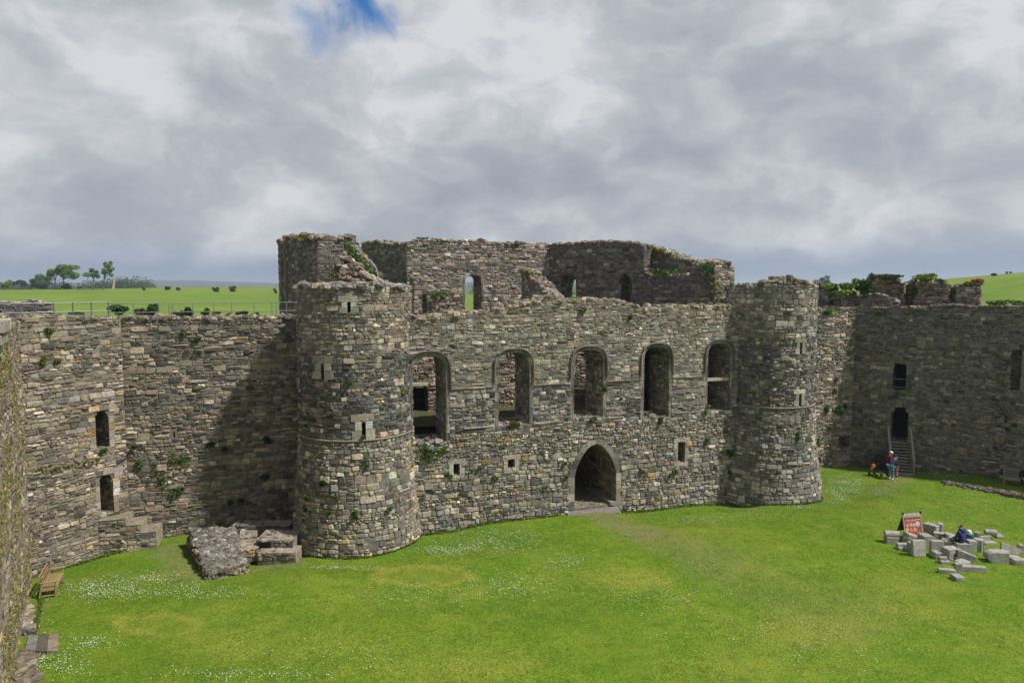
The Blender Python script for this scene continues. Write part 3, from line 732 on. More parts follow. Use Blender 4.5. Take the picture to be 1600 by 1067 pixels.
def inner_wall():
    IW = 6.5
    # rubble skin behind the hall windows; unseen slab added to shade the right-hand ones
    def mi(u, v, w): return MF(u, v, w - IW)
    def hp(x0, x1, y0, y1):
        A = tuple(uw(-3, 6.5)); B = tuple(uw(22, 6.5)); a, b = on_wall(A, B, x0, y1), on_wall(A, B, x1, y0); return [(a[0] - 0, a[1]), (b[0], a[1]), (b[0], b[1]), (a[0], b[1])]
    hs = [hp(640, 668, 605, 662), hp(921, 946, 588, 646)]
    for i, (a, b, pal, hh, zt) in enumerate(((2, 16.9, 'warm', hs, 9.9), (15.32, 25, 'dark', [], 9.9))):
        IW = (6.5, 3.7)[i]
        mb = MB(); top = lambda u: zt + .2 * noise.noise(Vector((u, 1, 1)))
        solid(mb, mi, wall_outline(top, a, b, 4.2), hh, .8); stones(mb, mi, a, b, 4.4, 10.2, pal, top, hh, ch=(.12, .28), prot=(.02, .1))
        for h in hh: reveal(mb, mi, h, .8, 'dark'); x0, x1, z0, z1 = h[0][0], h[1][0], h[0][1], h[2][1]; mb.add(mi(np.array([x0 - .1, x1 + .3, x1 + .3, x0 - .1]), np.array([z0, z0, z1, z1]), np.full(4, -.85)), [[(0, 1, 2, 3)]], (.03, .028, .025), 1)  # near-black backing paints in the unlit space beyond the openings
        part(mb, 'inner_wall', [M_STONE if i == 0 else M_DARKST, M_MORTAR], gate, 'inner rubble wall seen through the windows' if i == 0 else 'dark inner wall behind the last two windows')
    mb = MB(); v = MF(np.array([15.3, 24.5, 24.5, 15.3] * 2), np.array([9.75] * 4 + [10.0] * 4), np.array([-2.05, -2.05, -3.75, -3.75] * 2)); mb.add(v, [[(0, 1, 2, 3), (7, 6, 5, 4), (0, 4, 5, 1), (1, 5, 6, 2), (2, 6, 7, 3), (3, 7, 4, 0)]], (.13, .12, .1)); part(mb, 'shade_slab', M_DARKST, gate)  # slab added out of view to keep sun off the last two windows
    mb = MB(); v = MF(np.array([15.1] * 4 + [15.3] * 4), np.array([4.6, 4.6, 9.74, 9.74] * 2), np.array([-2.1, -3.7, -3.7, -2.1] * 2)); mb.add(v, [[(0, 1, 2, 3), (7, 6, 5, 4)]], (.15, .13, .11)); part(mb, 'cross_wall', M_DARKST, gate)
inner_wall()

def turret(name, c, rt, rb, zr, ztop, slits, label, pals, seed, rim):
    """round stair turret with battered foot, ring course and rubble cap"""
    e = empty(name, None, None); e.location = (0, 0, 0); e.pop('kind', None)
    e.parent = gate; e.matrix_parent_inverse = Matrix.Translation(-Vector(gate.location)); e['label'] = label
    def rf(v): return rt + (rb - rt) * np.clip((zr - v) / (zr + .3), 0, 1) ** 1.15
    mapf = cyl_map(c, rf, rt); half = math.pi * rt
    def ang(px, py):          # pixel -> arc coordinate, height on the turret
        d = ray(px, py); r = rt
        for _ in range(6):
            a_ = d.x ** 2 + d.y ** 2; b_ = -2 * (d.x * c.x + d.y * c.y); c_ = c.x ** 2 + c.y ** 2 - r * r
            disc = max(b_ * b_ - 4 * a_ * c_, 0); t = (-b_ - math.sqrt(disc)) / (2 * a_); p = d * t; z = CAMZ + p.z; r = float(rf(z))
        a = math.atan2(p.y - c.y, p.x - c.x); return ((a - math.pi * 1.5 + math.pi) % (2 * math.pi) - math.pi) * rt, z
    holes = []
    for x0, x1, y0, y1, sur in slits:
        (ua, zb), (ub, _) = ang(x0, y1), ang(x1, y1); zt = ang((x0 + x1) / 2, y0)[1]
        holes.append([(ua, zb), (ub, zb), (ub, zt), (ua, zt)])
    top = lambda u: ztop + rim(u)
    mb = MB()
    # core
    cols = sorted(set([round(x, 3) for x in np.linspace(-half, half, 73)] + [round(h[k][0], 3) for h in holes for k in (0, 1)]))
    rows = sorted(set([-1.0] + [round(x, 3) for x in np.arange(-.6, ztop - .1, .5)] + [round(h[k][1], 3) for h in holes for k in (0, 2)] + [ztop - .12]))
    U, Vv = np.meshgrid(cols, rows); nx, ny = len(cols), len(rows); i = np.arange(nx * ny).reshape(ny, nx)
    f = np.stack([i[:-1, :-1], i[:-1, 1:], i[1:, 1:], i[1:, :-1]], -1).reshape(-1, 4)
    cu = (U[:-1, :-1] + U[1:, 1:]).ravel() / 2; cv = (Vv[:-1, :-1] + Vv[1:, 1:]).ravel() / 2
    keep = np.array([not any(pt_in(h, a, b) for h in holes) for a, b in zip(cu, cv)])
    mb.add(mapf(U.ravel(), Vv.ravel(), np.zeros(U.size)), [f[keep]], (.16, .145, .125), 1)
    rim_v = mapf(np.linspace(-half, half, 72, endpoint=False), np.full(72, ztop - .12), np.zeros(72))
    mb.add(np.concatenate([rim_v, [[c.x, c.y, ztop - .1]]]), [[(k, (k + 1) % 72, 72) for k in range(72)]], (.2, .19, .15), 1)
    for h in holes:            # slit niches
        (a, z0), (b, _), (_, z1), _ = h
        v = np.concatenate([mapf(np.array([a, b, b, a]), np.array([z0, z0, z1, z1]), np.full(4, w)) for w in (0, -.7)])
        mb.add(v, [[(0, 1, 5, 4), (1, 2, 6, 5), (2, 3, 7, 6), (3, 0, 4, 7), (4, 5, 6, 7)]], (.08, .075, .07), 1)
    clip = [[(p[0][0] - .02, p[0][1]), (p[1][0] + .02, p[0][1]), (p[2][0] + .02, p[2][1]), (p[3][0] - .02, p[3][1])] for p in holes]
    front = half * .78
    nz = lambda s: (lambda u, v: s + .9 * noise.noise(Vector((u * .5 + seed, v * .45, seed))))
    stones(mb, mapf, -front, front, -.5, zr - .05, pals[0], None, clip, ch=(.17, .40), ln=(.9, 2.1), thin=.25, prot=(.02, .08), blend=(pals[1], lambda u, v: .35 + .7 * smooth(3.6, 6.2, v) * .8 + .5 * noise.noise(Vector((u * .7, v * .7, seed))) - .35 * smooth(0, 2.5, 3 - v)))
    stones(mb, mapf, -front, front, zr + .06, zr + 3.9, pals[2], None, clip, ch=(.16, .36), ln=(1., 2.3), thin=.45, prot=(.012, .06), blend=(pals[3], nz(.22)))
    stones(mb, mapf, -front, front, zr + 3.9, ztop + .3, pals[3], top, clip, ch=(.2, .42), ln=(1.1, 2.3), thin=.3, prot=(.01, .05), blend=('main', nz(.35)))
    stones(mb, mapf, front, 2 * half - front, 6, ztop + .3, 'shade', top, (), ch=(.22, .4))
    n = 330; r = rt * np.sqrt(rng.uniform(0, 1, n)); a = rng.uniform(0, 6.28, n)
    rocks(mb, np.stack([c.x + r * np.cos(a), c.y + r * np.sin(a), np.array([top(((x - 4.71 + math.pi) % (2 * math.pi) - math.pi) * rt) for x in a]) - .06 + 0 * a], -1), .36, 'main')
    o = mb.build('turret_wall', SM, e)
    mb = MB(); ring = [(c.x + (rt + .04) * math.cos(x), c.y + (rt + .04) * math.sin(x), zr) for x in np.linspace(math.pi * .85, math.pi * 2.15, 60)]
    mb.tube(ring, .05, (.3, .27, .22), 6); mb.build('ring_course', M_DRESS, e)
    for h, s in zip(holes, slits):
        if not s[4]: continue
        mb = MB(); (a, z0), (b, _), (_, z1), _ = h; q = s[4]
        for x0, x1, y0, y1 in ((a - q, a - .005, z0, z0 + (z1 - z0) * .48), (a - q * .7, a - .005, z0 + (z1 - z0) * .5, z1), (b + .005, b + q, z0, z0 + (z1 - z0) * .55), (b + .005, b + q * .75, z0 + (z1 - z0) * .57, z1), (a - q * 1.1, b + q * .9, z1 + .01, z1 + q * .8)):
            k = 3; uu = np.linspace(x0, x1, k + 1)
            v = np.concatenate([mapf(uu, np.full(k + 1, y), np.full(k + 1, w)) for w in (-.3, .06) for y in (y0, y1)]); m = k + 1
            fr = [(2 * m + j, 2 * m + j + 1, 3 * m + j + 1, 3 * m + j) for j in range(k)] + [(m + j, 3 * m + j, 3 * m + j + 1, m + j + 1) for j in range(k)] + [(j, j + 1, 2 * m + j + 1, 2 * m + j) for j in range(k)]
            fr += [(0, 2 * m, 3 * m, m), (k, m + k, 3 * m + k, 2 * m + k)]
            mb.add(v, [fr], pick('pale', 1)[0] * .72)
        mb.build('slit_surround', M_DRESS, e)
    return ang
LANG = turret('turret', LT, LT_R, LT_RB, at_y(555, 689, LT.y - LT_R)[2], 12.0, [(502.5, 507.5, 568, 592, .45), (565.5, 571.5, 658, 687, .42), (543, 548, 472, 489, .35)],
       'broad battered round turret with ochre stones at its foot', ('ochre', 'main', 'slate', 'warm'), 1.0, lambda u: .12 * noise.noise(Vector((u * 1.1, 0, 4))) + .08 * noise.noise(Vector((math.floor(u * 2.5) * 3.1, 2, 4))))
turret('turret', RT, RT_R, RT_RB, at_y(1215, 637.5, RT.y - RT_R)[2], 12.15, [(1248.5, 1252, 535, 553, .28), (1247, 1251, 615, 634, .3), (1212, 1213.5, 560, 562, 0)],
       'slimmer darker round turret beside the shaded curtain wall', ('main', 'dark', 'slate', 'main'), 5.0, lambda u: .2 * noise.noise(Vector((u * .9, 3, 4))) + .12 * noise.noise(Vector((math.floor(u * 2.5) * 3.1, 7, 4))) + .3 * math.exp(-((u - .1) / 1.0) ** 2) - .25 * smooth(-1.2, -2.4, u))

# ---- the ranges behind the hall: roofless walls standing higher than the front
def Yp(px, Y): return (at_y(px, HZ, Y)[0], Y)
def rear_wall(name, A, B, prof, z0, t, pal, holes=(), label=None, blend=None, tsize=.34, extra=None, seed=0, proud_sur=True, dens=5):
    L = math.hypot(B[0] - A[0], B[1] - A[1]); mf = plane_map(A, B); top = profile(A, B, prof, .09, seed=seed)
    hs = []
    for h in holes:
        x0, x1, yt, yb, ys, kind = h; xm = (x0 + x1) / 2
        a, b = on_wall(A, B, x0, yb)[0], on_wall(A, B, x1, yb)[0]; vb = on_wall(A, B, xm, yb)[1]; vt = on_wall(A, B, xm, yt)[1]
        hs.append(arch(a, b, vb, on_wall(A, B, xm, ys)[1], vt, kind) if kind != 'rect' else [(a, vb), (b, vb), (b, vt), (a, vt)])
    mb = MB(); solid(mb, mf, wall_outline(top, 0, L, 0), hs, t)
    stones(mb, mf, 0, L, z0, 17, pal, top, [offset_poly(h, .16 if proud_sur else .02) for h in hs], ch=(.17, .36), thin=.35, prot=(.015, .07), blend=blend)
    e = plane_map(B, (B[0] + mf(np.array([0.]), np.array([0.]), np.array([-1.]))[0][0] - A[0], B[1] + mf(np.array([0.]), np.array([0.]), np.array([-1.]))[0][1] - A[1]))
    stones(mb, e, 0, t, z0, 17, pal, lambda u: top(L - .05), (), ch=(.17, .36))
    e2 = plane_map((A[0] + mf(np.array([0.]), np.array([0.]), np.array([-t]))[0][0] - A[0], A[1] + mf(np.array([0.]), np.array([0.]), np.array([-t]))[0][1] - A[1]), A)
    stones(mb, e2, 0, t, z0, 17, pal, lambda u: top(.05), (), ch=(.17, .36))
    for h in hs: reveal(mb, mf, h, t, pal, ch=(.2, .36))
    top_rubble(mb, mf, top, 0, L, t, tsize, 'warm', dens)
    if extra: extra(mb, mf, top, L)
    o = part(mb, name, SM, gate, label)
    for h in hs:
        if proud_sur: reparent(surround('window_surround', mf, h, .16, None, .3, .05, 'ochre' if pal != 'dark' else 'shade', False), gate)
    return mf, top, hs
g1, g0 = Yp(436, 45.5), Yp(497, 39.0)
def blind(mb, mf, top, L):
    # tall blind lancet: raised moulding on the flank
    P = arch(*[on_wall(g1, g0, x, 470)[0] for x in (442.5, 450)], 8.5, on_wall(g1, g0, 446, 415)[1], on_wall(g1, g0, 446, 402)[1], 'pointed')
    mb.tube(mf(np.array([p[0] for p in P[1:] + P[:1]]), np.array([p[1] for p in P[1:] + P[:1]]), np.full(len(P), .05)), .1, (.22, .2, .17), 6)
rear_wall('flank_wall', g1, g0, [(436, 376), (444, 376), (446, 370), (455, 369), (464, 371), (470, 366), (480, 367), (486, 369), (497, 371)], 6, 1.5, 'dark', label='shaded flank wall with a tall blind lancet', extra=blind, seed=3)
s0, s1 = Yp(494, 39.3), Yp(600, 41.4)
def slope(mb, mf, top, L):
    n = 420; u = rng.uniform(0, L, n); w = -rng.uniform(0, 2.4, n)
    rocks(mb, mf(u, np.array([top(x) for x in u]) + .05 * 0, w), .42, 'main')
    n = 300; u = rng.uniform(0, L, n); v = np.array([top(x) for x in u]) - rng.uniform(0, 1.6, n); rocks(mb, mf(u, v, rng.uniform(-.05, .25, n)), .36, 'warm')
rear_wall('broken_wall', s0, s1, [(494, 371), (503, 378), (512, 381), (522, 388), (532, 396), (543, 404), (556, 414), (566, 424), (576, 433), (590, 440), (600, 444)], 8, 2.6, 'main', label='sloping stump of broken wall overgrown with grass', extra=slope, seed=5, dens=8)
s2, s3 = Yp(500, 43.0), Yp(604, 45.2)
rear_wall('broken_wall', s2, s3, [(500, 376), (508, 375), (518, 372), (524, 374), (528, 371), (540, 369), (542, 368), (555, 368), (557, 376), (562, 384), (568, 396), (576, 408), (586, 420), (596, 432), (604, 440)], 8, .9, 'main', label='stepped broken wall end beside the handrail', seed=7)
b0, b1 = Yp(566, 55.0), Yp(636, 51.2)
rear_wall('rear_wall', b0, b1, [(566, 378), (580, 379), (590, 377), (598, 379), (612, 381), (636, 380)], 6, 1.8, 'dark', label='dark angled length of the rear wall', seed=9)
c0, c1 = (b1[0] - .0, b1[1] - .05), tuple(Vector(b1) + DU * 11.2)
rear_wall('rear_wall', c0, c1, [(634, 382), (645, 379), (652, 376), (658, 372), (672, 373), (690, 375), (712, 377), (730, 376), (752, 375), (762, 378), (790, 380), (818, 379), (824, 381), (862, 381)], 3, 2.0, 'warm', [(727, 752, 430, 490, 440, 'four')], 'sunlit length of the rear wall with one arched window', blend=('main', lambda u, v: .45), seed=11)
d0, d1 = c1, Yp(1006, 50.2)
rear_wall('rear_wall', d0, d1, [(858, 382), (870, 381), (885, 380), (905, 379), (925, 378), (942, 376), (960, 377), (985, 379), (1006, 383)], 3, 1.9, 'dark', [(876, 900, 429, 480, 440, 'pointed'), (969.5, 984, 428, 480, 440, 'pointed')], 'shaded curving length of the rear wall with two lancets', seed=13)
e0, e1 = d1, Yp(1116, 46.6)
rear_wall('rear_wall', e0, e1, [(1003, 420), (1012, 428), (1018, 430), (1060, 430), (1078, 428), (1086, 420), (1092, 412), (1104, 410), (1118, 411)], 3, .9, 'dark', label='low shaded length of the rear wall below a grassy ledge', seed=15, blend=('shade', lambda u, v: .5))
def ledge(mb, mf, top, L):
    n = 240; u = rng.uniform(0, L, n); rocks(mb, mf(u, np.array([top(x) for x in u]) + .02, -rng.uniform(0, 1.4, n)), .36, 'main')
e2, e3 = (d1[0] + .6, d1[1] + 1.2), (e1[0] + .5, e1[1] + 1.4)
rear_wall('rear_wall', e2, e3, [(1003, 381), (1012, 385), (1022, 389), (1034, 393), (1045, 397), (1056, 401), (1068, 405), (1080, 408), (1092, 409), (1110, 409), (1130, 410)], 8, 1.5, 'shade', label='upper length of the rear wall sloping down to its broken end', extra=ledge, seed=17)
f0, f1 = e1, Yp(1147, 47.6)
rear_wall('broken_wall', f0, f1, [(1112, 412), (1120, 409), (1132, 408), (1141, 411), (1147, 418)], 6, 2.0, 'warm', label='sunlit broken end of the rear wall', seed=19)
# stub walls projecting from the rear wall into the hall
h0, h1 = Yp(815, 51.5), Yp(866, 46.0)
rear_wall('broken_wall', h0, h1, [(812, 420), (820, 424), (828, 430), (838, 440), (846, 448), (855, 458), (868, 470)], 5, 1.0, 'main', label='sloping stub of a cross wall', seed=21)
k0, k1 = Yp(646, 48.0), Yp(702, 49.0)
rear_wall('broken_wall', k0, k1, [(644, 434), (652, 436), (662, 434), (668, 444), (680, 452), (692, 458), (702, 476)], 4, 1.1, 'warm', [(654, 667, 461, 497, 470, 'rect')], 'broken stub wall with a dark doorway', seed=23, proud_sur=False)

def handrail():
    h = empty('handrail', 'curved grey metal handrail on the broken wall stair behind the big turret', 'handrail', tuple(at_y(590, 440, 42.5)))
    mb = MB(); P = lambda x, y: Vector(at_y(x, y, 42.5))
    mb.tube([P(571, 404), P(580, 408), P(586, 416), P(589.5, 424), P(590.5, 433), P(590.5, 446)], .035, (.42, .43, .44)); part(mb, 'rail', M_METAL, h)
    for x, y0, y1 in ((571, 402, 424), (590.5, 430, 448)):
        mb = MB(); mb.tube([P(x, y0), P(x, y1)], .05 if x < 580 else .03, (.16, .16, .165) if x < 580 else (.42, .43, .44)); part(mb, 'post', M_METAL, h)
    h = empty('guard_rail', 'small dark guard rail standing on top of the sunlit rear wall', 'railing', tuple(at_y(650, 374, 51.6)))
    mb = MB(); P = lambda x, y: Vector(at_y(x, y, 51.8)); mb.tube([P(647, 384), P(647, 373.5), P(658, 373)], .04, (.25, .25, .27)); part(mb, 'frame', M_METAL, h)
handrail()
# ------------------------------------------------------------------ curtain walls
def wallmesh(mb, A, B, top, z0, t, pal, holes=(), u0=0, u1=None, blend=None, ch=(.15, .34), prot=(.015, .075), thin=.45, ln=(1.2, 3.0), mat=0, pal_top='warm', clip=.14, base=-1.6, size=.27, dens=5.5, core=True):
    L = math.hypot(B[0] - A[0], B[1] - A[1]); mf = plane_map(A, B); u1 = L if u1 is None else u1
    if core: solid(mb, mf, wall_outline(top, u0, u1, base), list(holes), t)
    stones(mb, mf, u0, u1, z0, 12.5, pal, top, [offset_poly(h, clip) for h in holes], ch=ch, thin=thin, prot=prot, blend=blend, ln=ln, mat=mat)
    for h in holes: reveal(mb, mf, h, min(t, 1.3), 'warm' if pal != 'shade' else 'dark', ch=(.2, .36), d0=.02)
    if core: top_rubble(mb, mf, top, u0, u1, t, size, pal_top, dens)
    return mf
def wopen(A, B, x0, x1, yt, yb, ys=None, kind='rect'):
    xm = (x0 + x1) / 2; a, b = on_wall(A, B, x0, yb)[0], on_wall(A, B, x1, yb)[0]; vb, vt = on_wall(A, B, xm, yb)[1], on_wall(A, B, xm, yt)[1]
    if kind == 'rect': return [(a, vb), (b, vb), (b, vt), (a, vt)]
    if kind == 'shoulder':
        c = (b - a) * .16; return [(a, vb), (b, vb), (b, vt - c * 2.2), (b - c, vt - c * 1.6), (b - c * 1.3, vt), (a + c * 1.3, vt), (a + c, vt - c * 1.6), (a, vt - c * 2.2)]
    return arch(a, b, vb, on_wall(A, B, xm, ys)[1], vt, kind)
def blocks_round(mb, mf, poly, wd, pal, proud=.05, depth=.4, h=.36):
    """alternating quoin blocks on both jambs and a lintel"""
    zb = poly[0][1]; zt = max(p[1] for p in poly); zj = zt - .25
    for side in (0, 1):
        z = zb
        while z < zj - .05:
            hh = min(rng.uniform(.8, 1.25) * h, zj - z); s = poly_span(poly, z + hh / 2)
            if s is None: break
            w = wd * rng.uniform(.7, 1.25); x0, x1 = (s[0] - w, s[0]) if side == 0 else (s[1], s[1] + w)
            v = mf(np.array([x0, x1] * 4), np.array([z + .01, z + .01, z + hh - .01, z + hh - .01] * 2), np.array([-depth] * 4 + [proud + rng.normal(0, .006)] * 4))
            mb.add(v, [[(0, 2, 3, 1), (4, 5, 7, 6), (0, 1, 5, 4), (2, 6, 7, 3), (0, 4, 6, 2), (1, 3, 7, 5)]], pick(pal, 1)[0]); z += hh
    s = poly_span(poly, zj - .02); x = s[0] - wd * .9
    while x < s[1] + wd * .8:
        l = rng.uniform(.3, .5); zz = zj if (x + l < s[0] or x > s[1]) else zt
        v = mf(np.array([x, x + l - .01] * 4), np.array([zz + .01, zz + .01, zt + .24, zt + .24] * 2), np.array([-depth] * 4 + [proud + rng.normal(0, .01)] * 4))
        mb.add(v, [[(0, 2, 3, 1), (4, 5, 7, 6), (0, 1, 5, 4), (2, 6, 7, 3), (0, 4, 6, 2), (1, 3, 7, 5)]], pick(pal, 1)[0]); x += l
def niche_back(mb, mf, poly, d, pal='dark'):
    a, b = min(p[0] for p in poly), max(p[0] for p in poly); z0, z1 = min(p[1] for p in poly), max(p[1] for p in poly)
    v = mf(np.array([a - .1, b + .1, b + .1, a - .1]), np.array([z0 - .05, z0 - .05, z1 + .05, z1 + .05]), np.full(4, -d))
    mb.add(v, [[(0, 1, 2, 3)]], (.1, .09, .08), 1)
    stones(mb, lambda u, vv, w: mf(u, vv, w - d), a, b, z0, z1, pal, None, (), ch=(.16, .3))

# left curtain wall: two faces meeting at a corner by the doors
def left_curtain():
    e = empty('curtain_wall', 'brown rubble curtain wall with two stacked doorways, left of the big round turret', 'wall', (*C1, 0))
    tp1 = profile(C0, C1, [(10, 494), (27, 495), (60, 496), (100, 494), (140, 496), (181, 497), (200, 497)], .06, seed=31)
    tp2 = profile(C1, C2, [(170, 497), (220, 496), (300, 497), (380, 496), (460, 496), (520, 496)], .06, seed=33)
    up = wopen(C0, C1, 150, 171, 641, 701, kind='shoulder'); lo = wopen(C0, C1, 157, 178, 741, 803, 760, 'four')
    slit = wopen(C1, C2, 270, 274, 674, 686)
    L1 = math.hypot(C1[0] - C0[0], C1[1] - C0[1])
    mb = MB(); mf = wallmesh(mb, C0, C1, tp1, -.6, 2.4, 'warm', [up, lo], u0=-1.2, blend=('ochre', lambda u, v: .35 + .3 * noise.noise(Vector((u * .6, v * .5, 2)))), clip=.2)
    for h in (up, lo): niche_back(mb, mf, h, 1.2, 'warm')
    part(mb, 'wall_face', SM, e)
    # thicker lower storey with a grassy ledge
    zl = on_wall(C0, C1, 95, 724)[1]; ul = on_wall(C0, C1, 152, 760)[0] - .3
    mb = MB(); tl = lambda u: zl + .3 * (u / L1) + .06 * noise.noise(Vector((u * 1.5, 3, 3)))
    mo = plane_map(C0, C1, .45)
    solid(mb, mo, wall_outline(tl, -1.2, ul, -1.2), [], .47)
    stones(mb, mo, -1.2, ul, -.6, zl + .5, 'warm', tl, (), ch=(.13, .3), thin=.5)
    top_rubble(mb, mo, tl, -1.2, ul, .45, .2, 'warm', 8)
    part(mb, 'lower_wall_face', SM, e, 'thicker lower face under a mossy ledge')
    mb = MB(); mf2 = wallmesh(mb, C1, C2, tp2, -.6, 2.4, 'warm', [slit], blend=('dark', lambda u, v: .3 + .35 * noise.noise(Vector((u * .45, v * .45, 6))) + .35 * smooth(9.6, 10.6, v) * smooth(2, 4, u)), ch=(.12, .34), thin=.55)
    niche_back(mb, mf2, slit, .6)
    part(mb, 'wall_face', SM, e)
    for h, nm in ((up, 'upper doorway without a door'), (lo, 'lower doorway above the step block')):
        mb = MB(); blocks_round(mb, mf, h, .30, 'ochre'); part(mb, 'doorway_surround', M_DRESS, e, nm)
    # block of steps below the lower doorway
    st = empty('stone_steps', 'low stone step block below the lower doorway of the brown curtain wall', 'steps', (*C1, 0))
    mb = MB(); zt = on_wall(C0, C1, 168, 805)[1]
    ms = plane_map((C1[0] - .62, C1[1] - 1.5), (C1[0] + 3, C1[1] - 1.5 + 1.0))
    for k, (a, b, z) in enumerate(((0, 1.15, zt - .08), (1.15, 1.75, zt - .4), (1.75, 2.4, zt - .8))):
        solid(mb, ms, [(a, -.6), (b, -.6), (b, z), (a, z)], [], 1.8, col2=(.33, .29, .22), mat=1)
        stones(mb, ms, a, b, -.45, z, 'warm' if k < 2 else 'ochre', None, (), ch=(.18, .34), thin=.2, prot=(.01, .04))
        q = ms(np.array([a, b, b, a]), np.full(4, z + .012), np.array([.03, .03, -1.8, -1.8])); mb.add(q, [[(0, 1, 2, 3)]], (.33, .28, .215), 0)
    part(mb, 'step_block', SM, st)
left_curtain()

# near curtain wall, running past the camera on its left
def near_curtain():
    A, B = N0, C0
    A, B = C0, N0
    top = lambda u: 10.55 + .05 * noise.noise(Vector((u * .8, 3, 1)))
    # seen from the courtyard this wall runs right to left, so build from the camera end towards the corner
    e = empty('curtain_wall', 'mossy lichen-covered curtain wall seen edge-on at the far left, running towards the camera', 'wall', (*C0, 0))
    L = math.hypot(B[0] - A[0], B[1] - A[1]); P, Q = (N0[0], N0[1]), C0; sx, sy = -.855 * .3, -.519 * .3
    ex = (C0[0] - N0[0]) / L, (C0[1] - N0[1]) / L
    def mf(u, v, w): return np.stack([N0[0] + sx + ex[0] * u + ex[1] * w, N0[1] + sy + ex[1] * u - ex[0] * w, v + 0 * u], -1)
    mb = MB(); solid(mb, mf, wall_outline(top, 0, L + .3, -1.2), [], 2.2)
    stones(mb, mf, 11, L, -.5, 10.8, 'warm', top, (), ch=(.14, .34), thin=.45, prot=(.004, .035), blend=('brown', lambda u, v: .35))
    top_rubble(mb, mf, top, 11, L, 2.2, .24, 'warm', 4)
    part(mb, 'wall_face', [M_MOSSY, M_MORTAR], e)
    # corbelled pale stones near the top
    mb = MB(); uc = L - 9.6
    for k, (z, pr, h) in enumerate(((9.78, .1, .42), (10.22, .26, .34), (10.58, .34, .38))):
        u = uc - .9
        while u < uc + .9:
            l = rng.uniform(.5, .8); c = mf(np.array([u + l / 2]), np.array([z + h / 2]), np.array([pr / 2 - .1]))[0]
            mb.bbox(c, (l - .015, pr + .2, h - .015), pick('pale', 1)[0] * .8, .03, 0, Matrix.Rotation(math.atan2(ex[1], ex[0]), 3, 'Z'), .01); u += l
    part(mb, 'corbel_course', M_DRESS, e, 'pale corbelled stones jutting from the wall head')
    # footing slabs on the grass at the wall foot
    f = empty('stone_footing', 'flat brown stone slab set in the grass at the foot of the mossy wall', 'footing', tuple(on_ground(65, 1008)))
    mb = MB(); Z = .1
    q = [on_ground(*p) for p in ((38, 1022), (91, 1021), (92, 994), (45, 996))]; ctr = sum(q, Vector()) / 4
    for i in range(3):
        a, b = i / 3 + .006, (i + 1) / 3 - .006; l = [q[0].lerp(q[1], a), q[0].lerp(q[1], b), q[3].lerp(q[2], b), q[3].lerp(q[2], a)]
        v = [(p.x, p.y, p.z + z) for z in (-.2, .11) for p in l]
        mb.add(v, [[(4, 5, 6, 7), (0, 1, 5, 4), (1, 2, 6, 5), (2, 3, 7, 6), (3, 0, 4, 7)]], pick('warm', 1)[0] * .75)
    part(mb, 'slab', M_STONE, f)
    f = empty('stone_footing', 'rough broken stone footing at the bottom left corner, against the mossy wall', 'footing', tuple(on_ground(42, 1055)))
    mb = MB(); c = [on_ground(rng.uniform(28, 52), rng.uniform(1022, 1080)) for _ in range(60)]
    rocks(mb, [(p.x, p.y, p.z + .06) for p in c], .32, 'warm', .5, tone=.7); part(mb, 'rubble', M_STONE, f)
    f = empty('loose_rubble', 'small rubble heap at the wall foot beside the wooden bench', 'rubble', tuple(on_ground(42, 965)))
    mb = MB(); c = [on_ground(rng.uniform(34, 47), rng.uniform(950, 990)) for _ in range(30)]
    rocks(mb, [(p.x, p.y, p.z + .05) for p in c], .32, 'warm', .6); part(mb, 'rubble', M_STONE, f)
near_curtain()

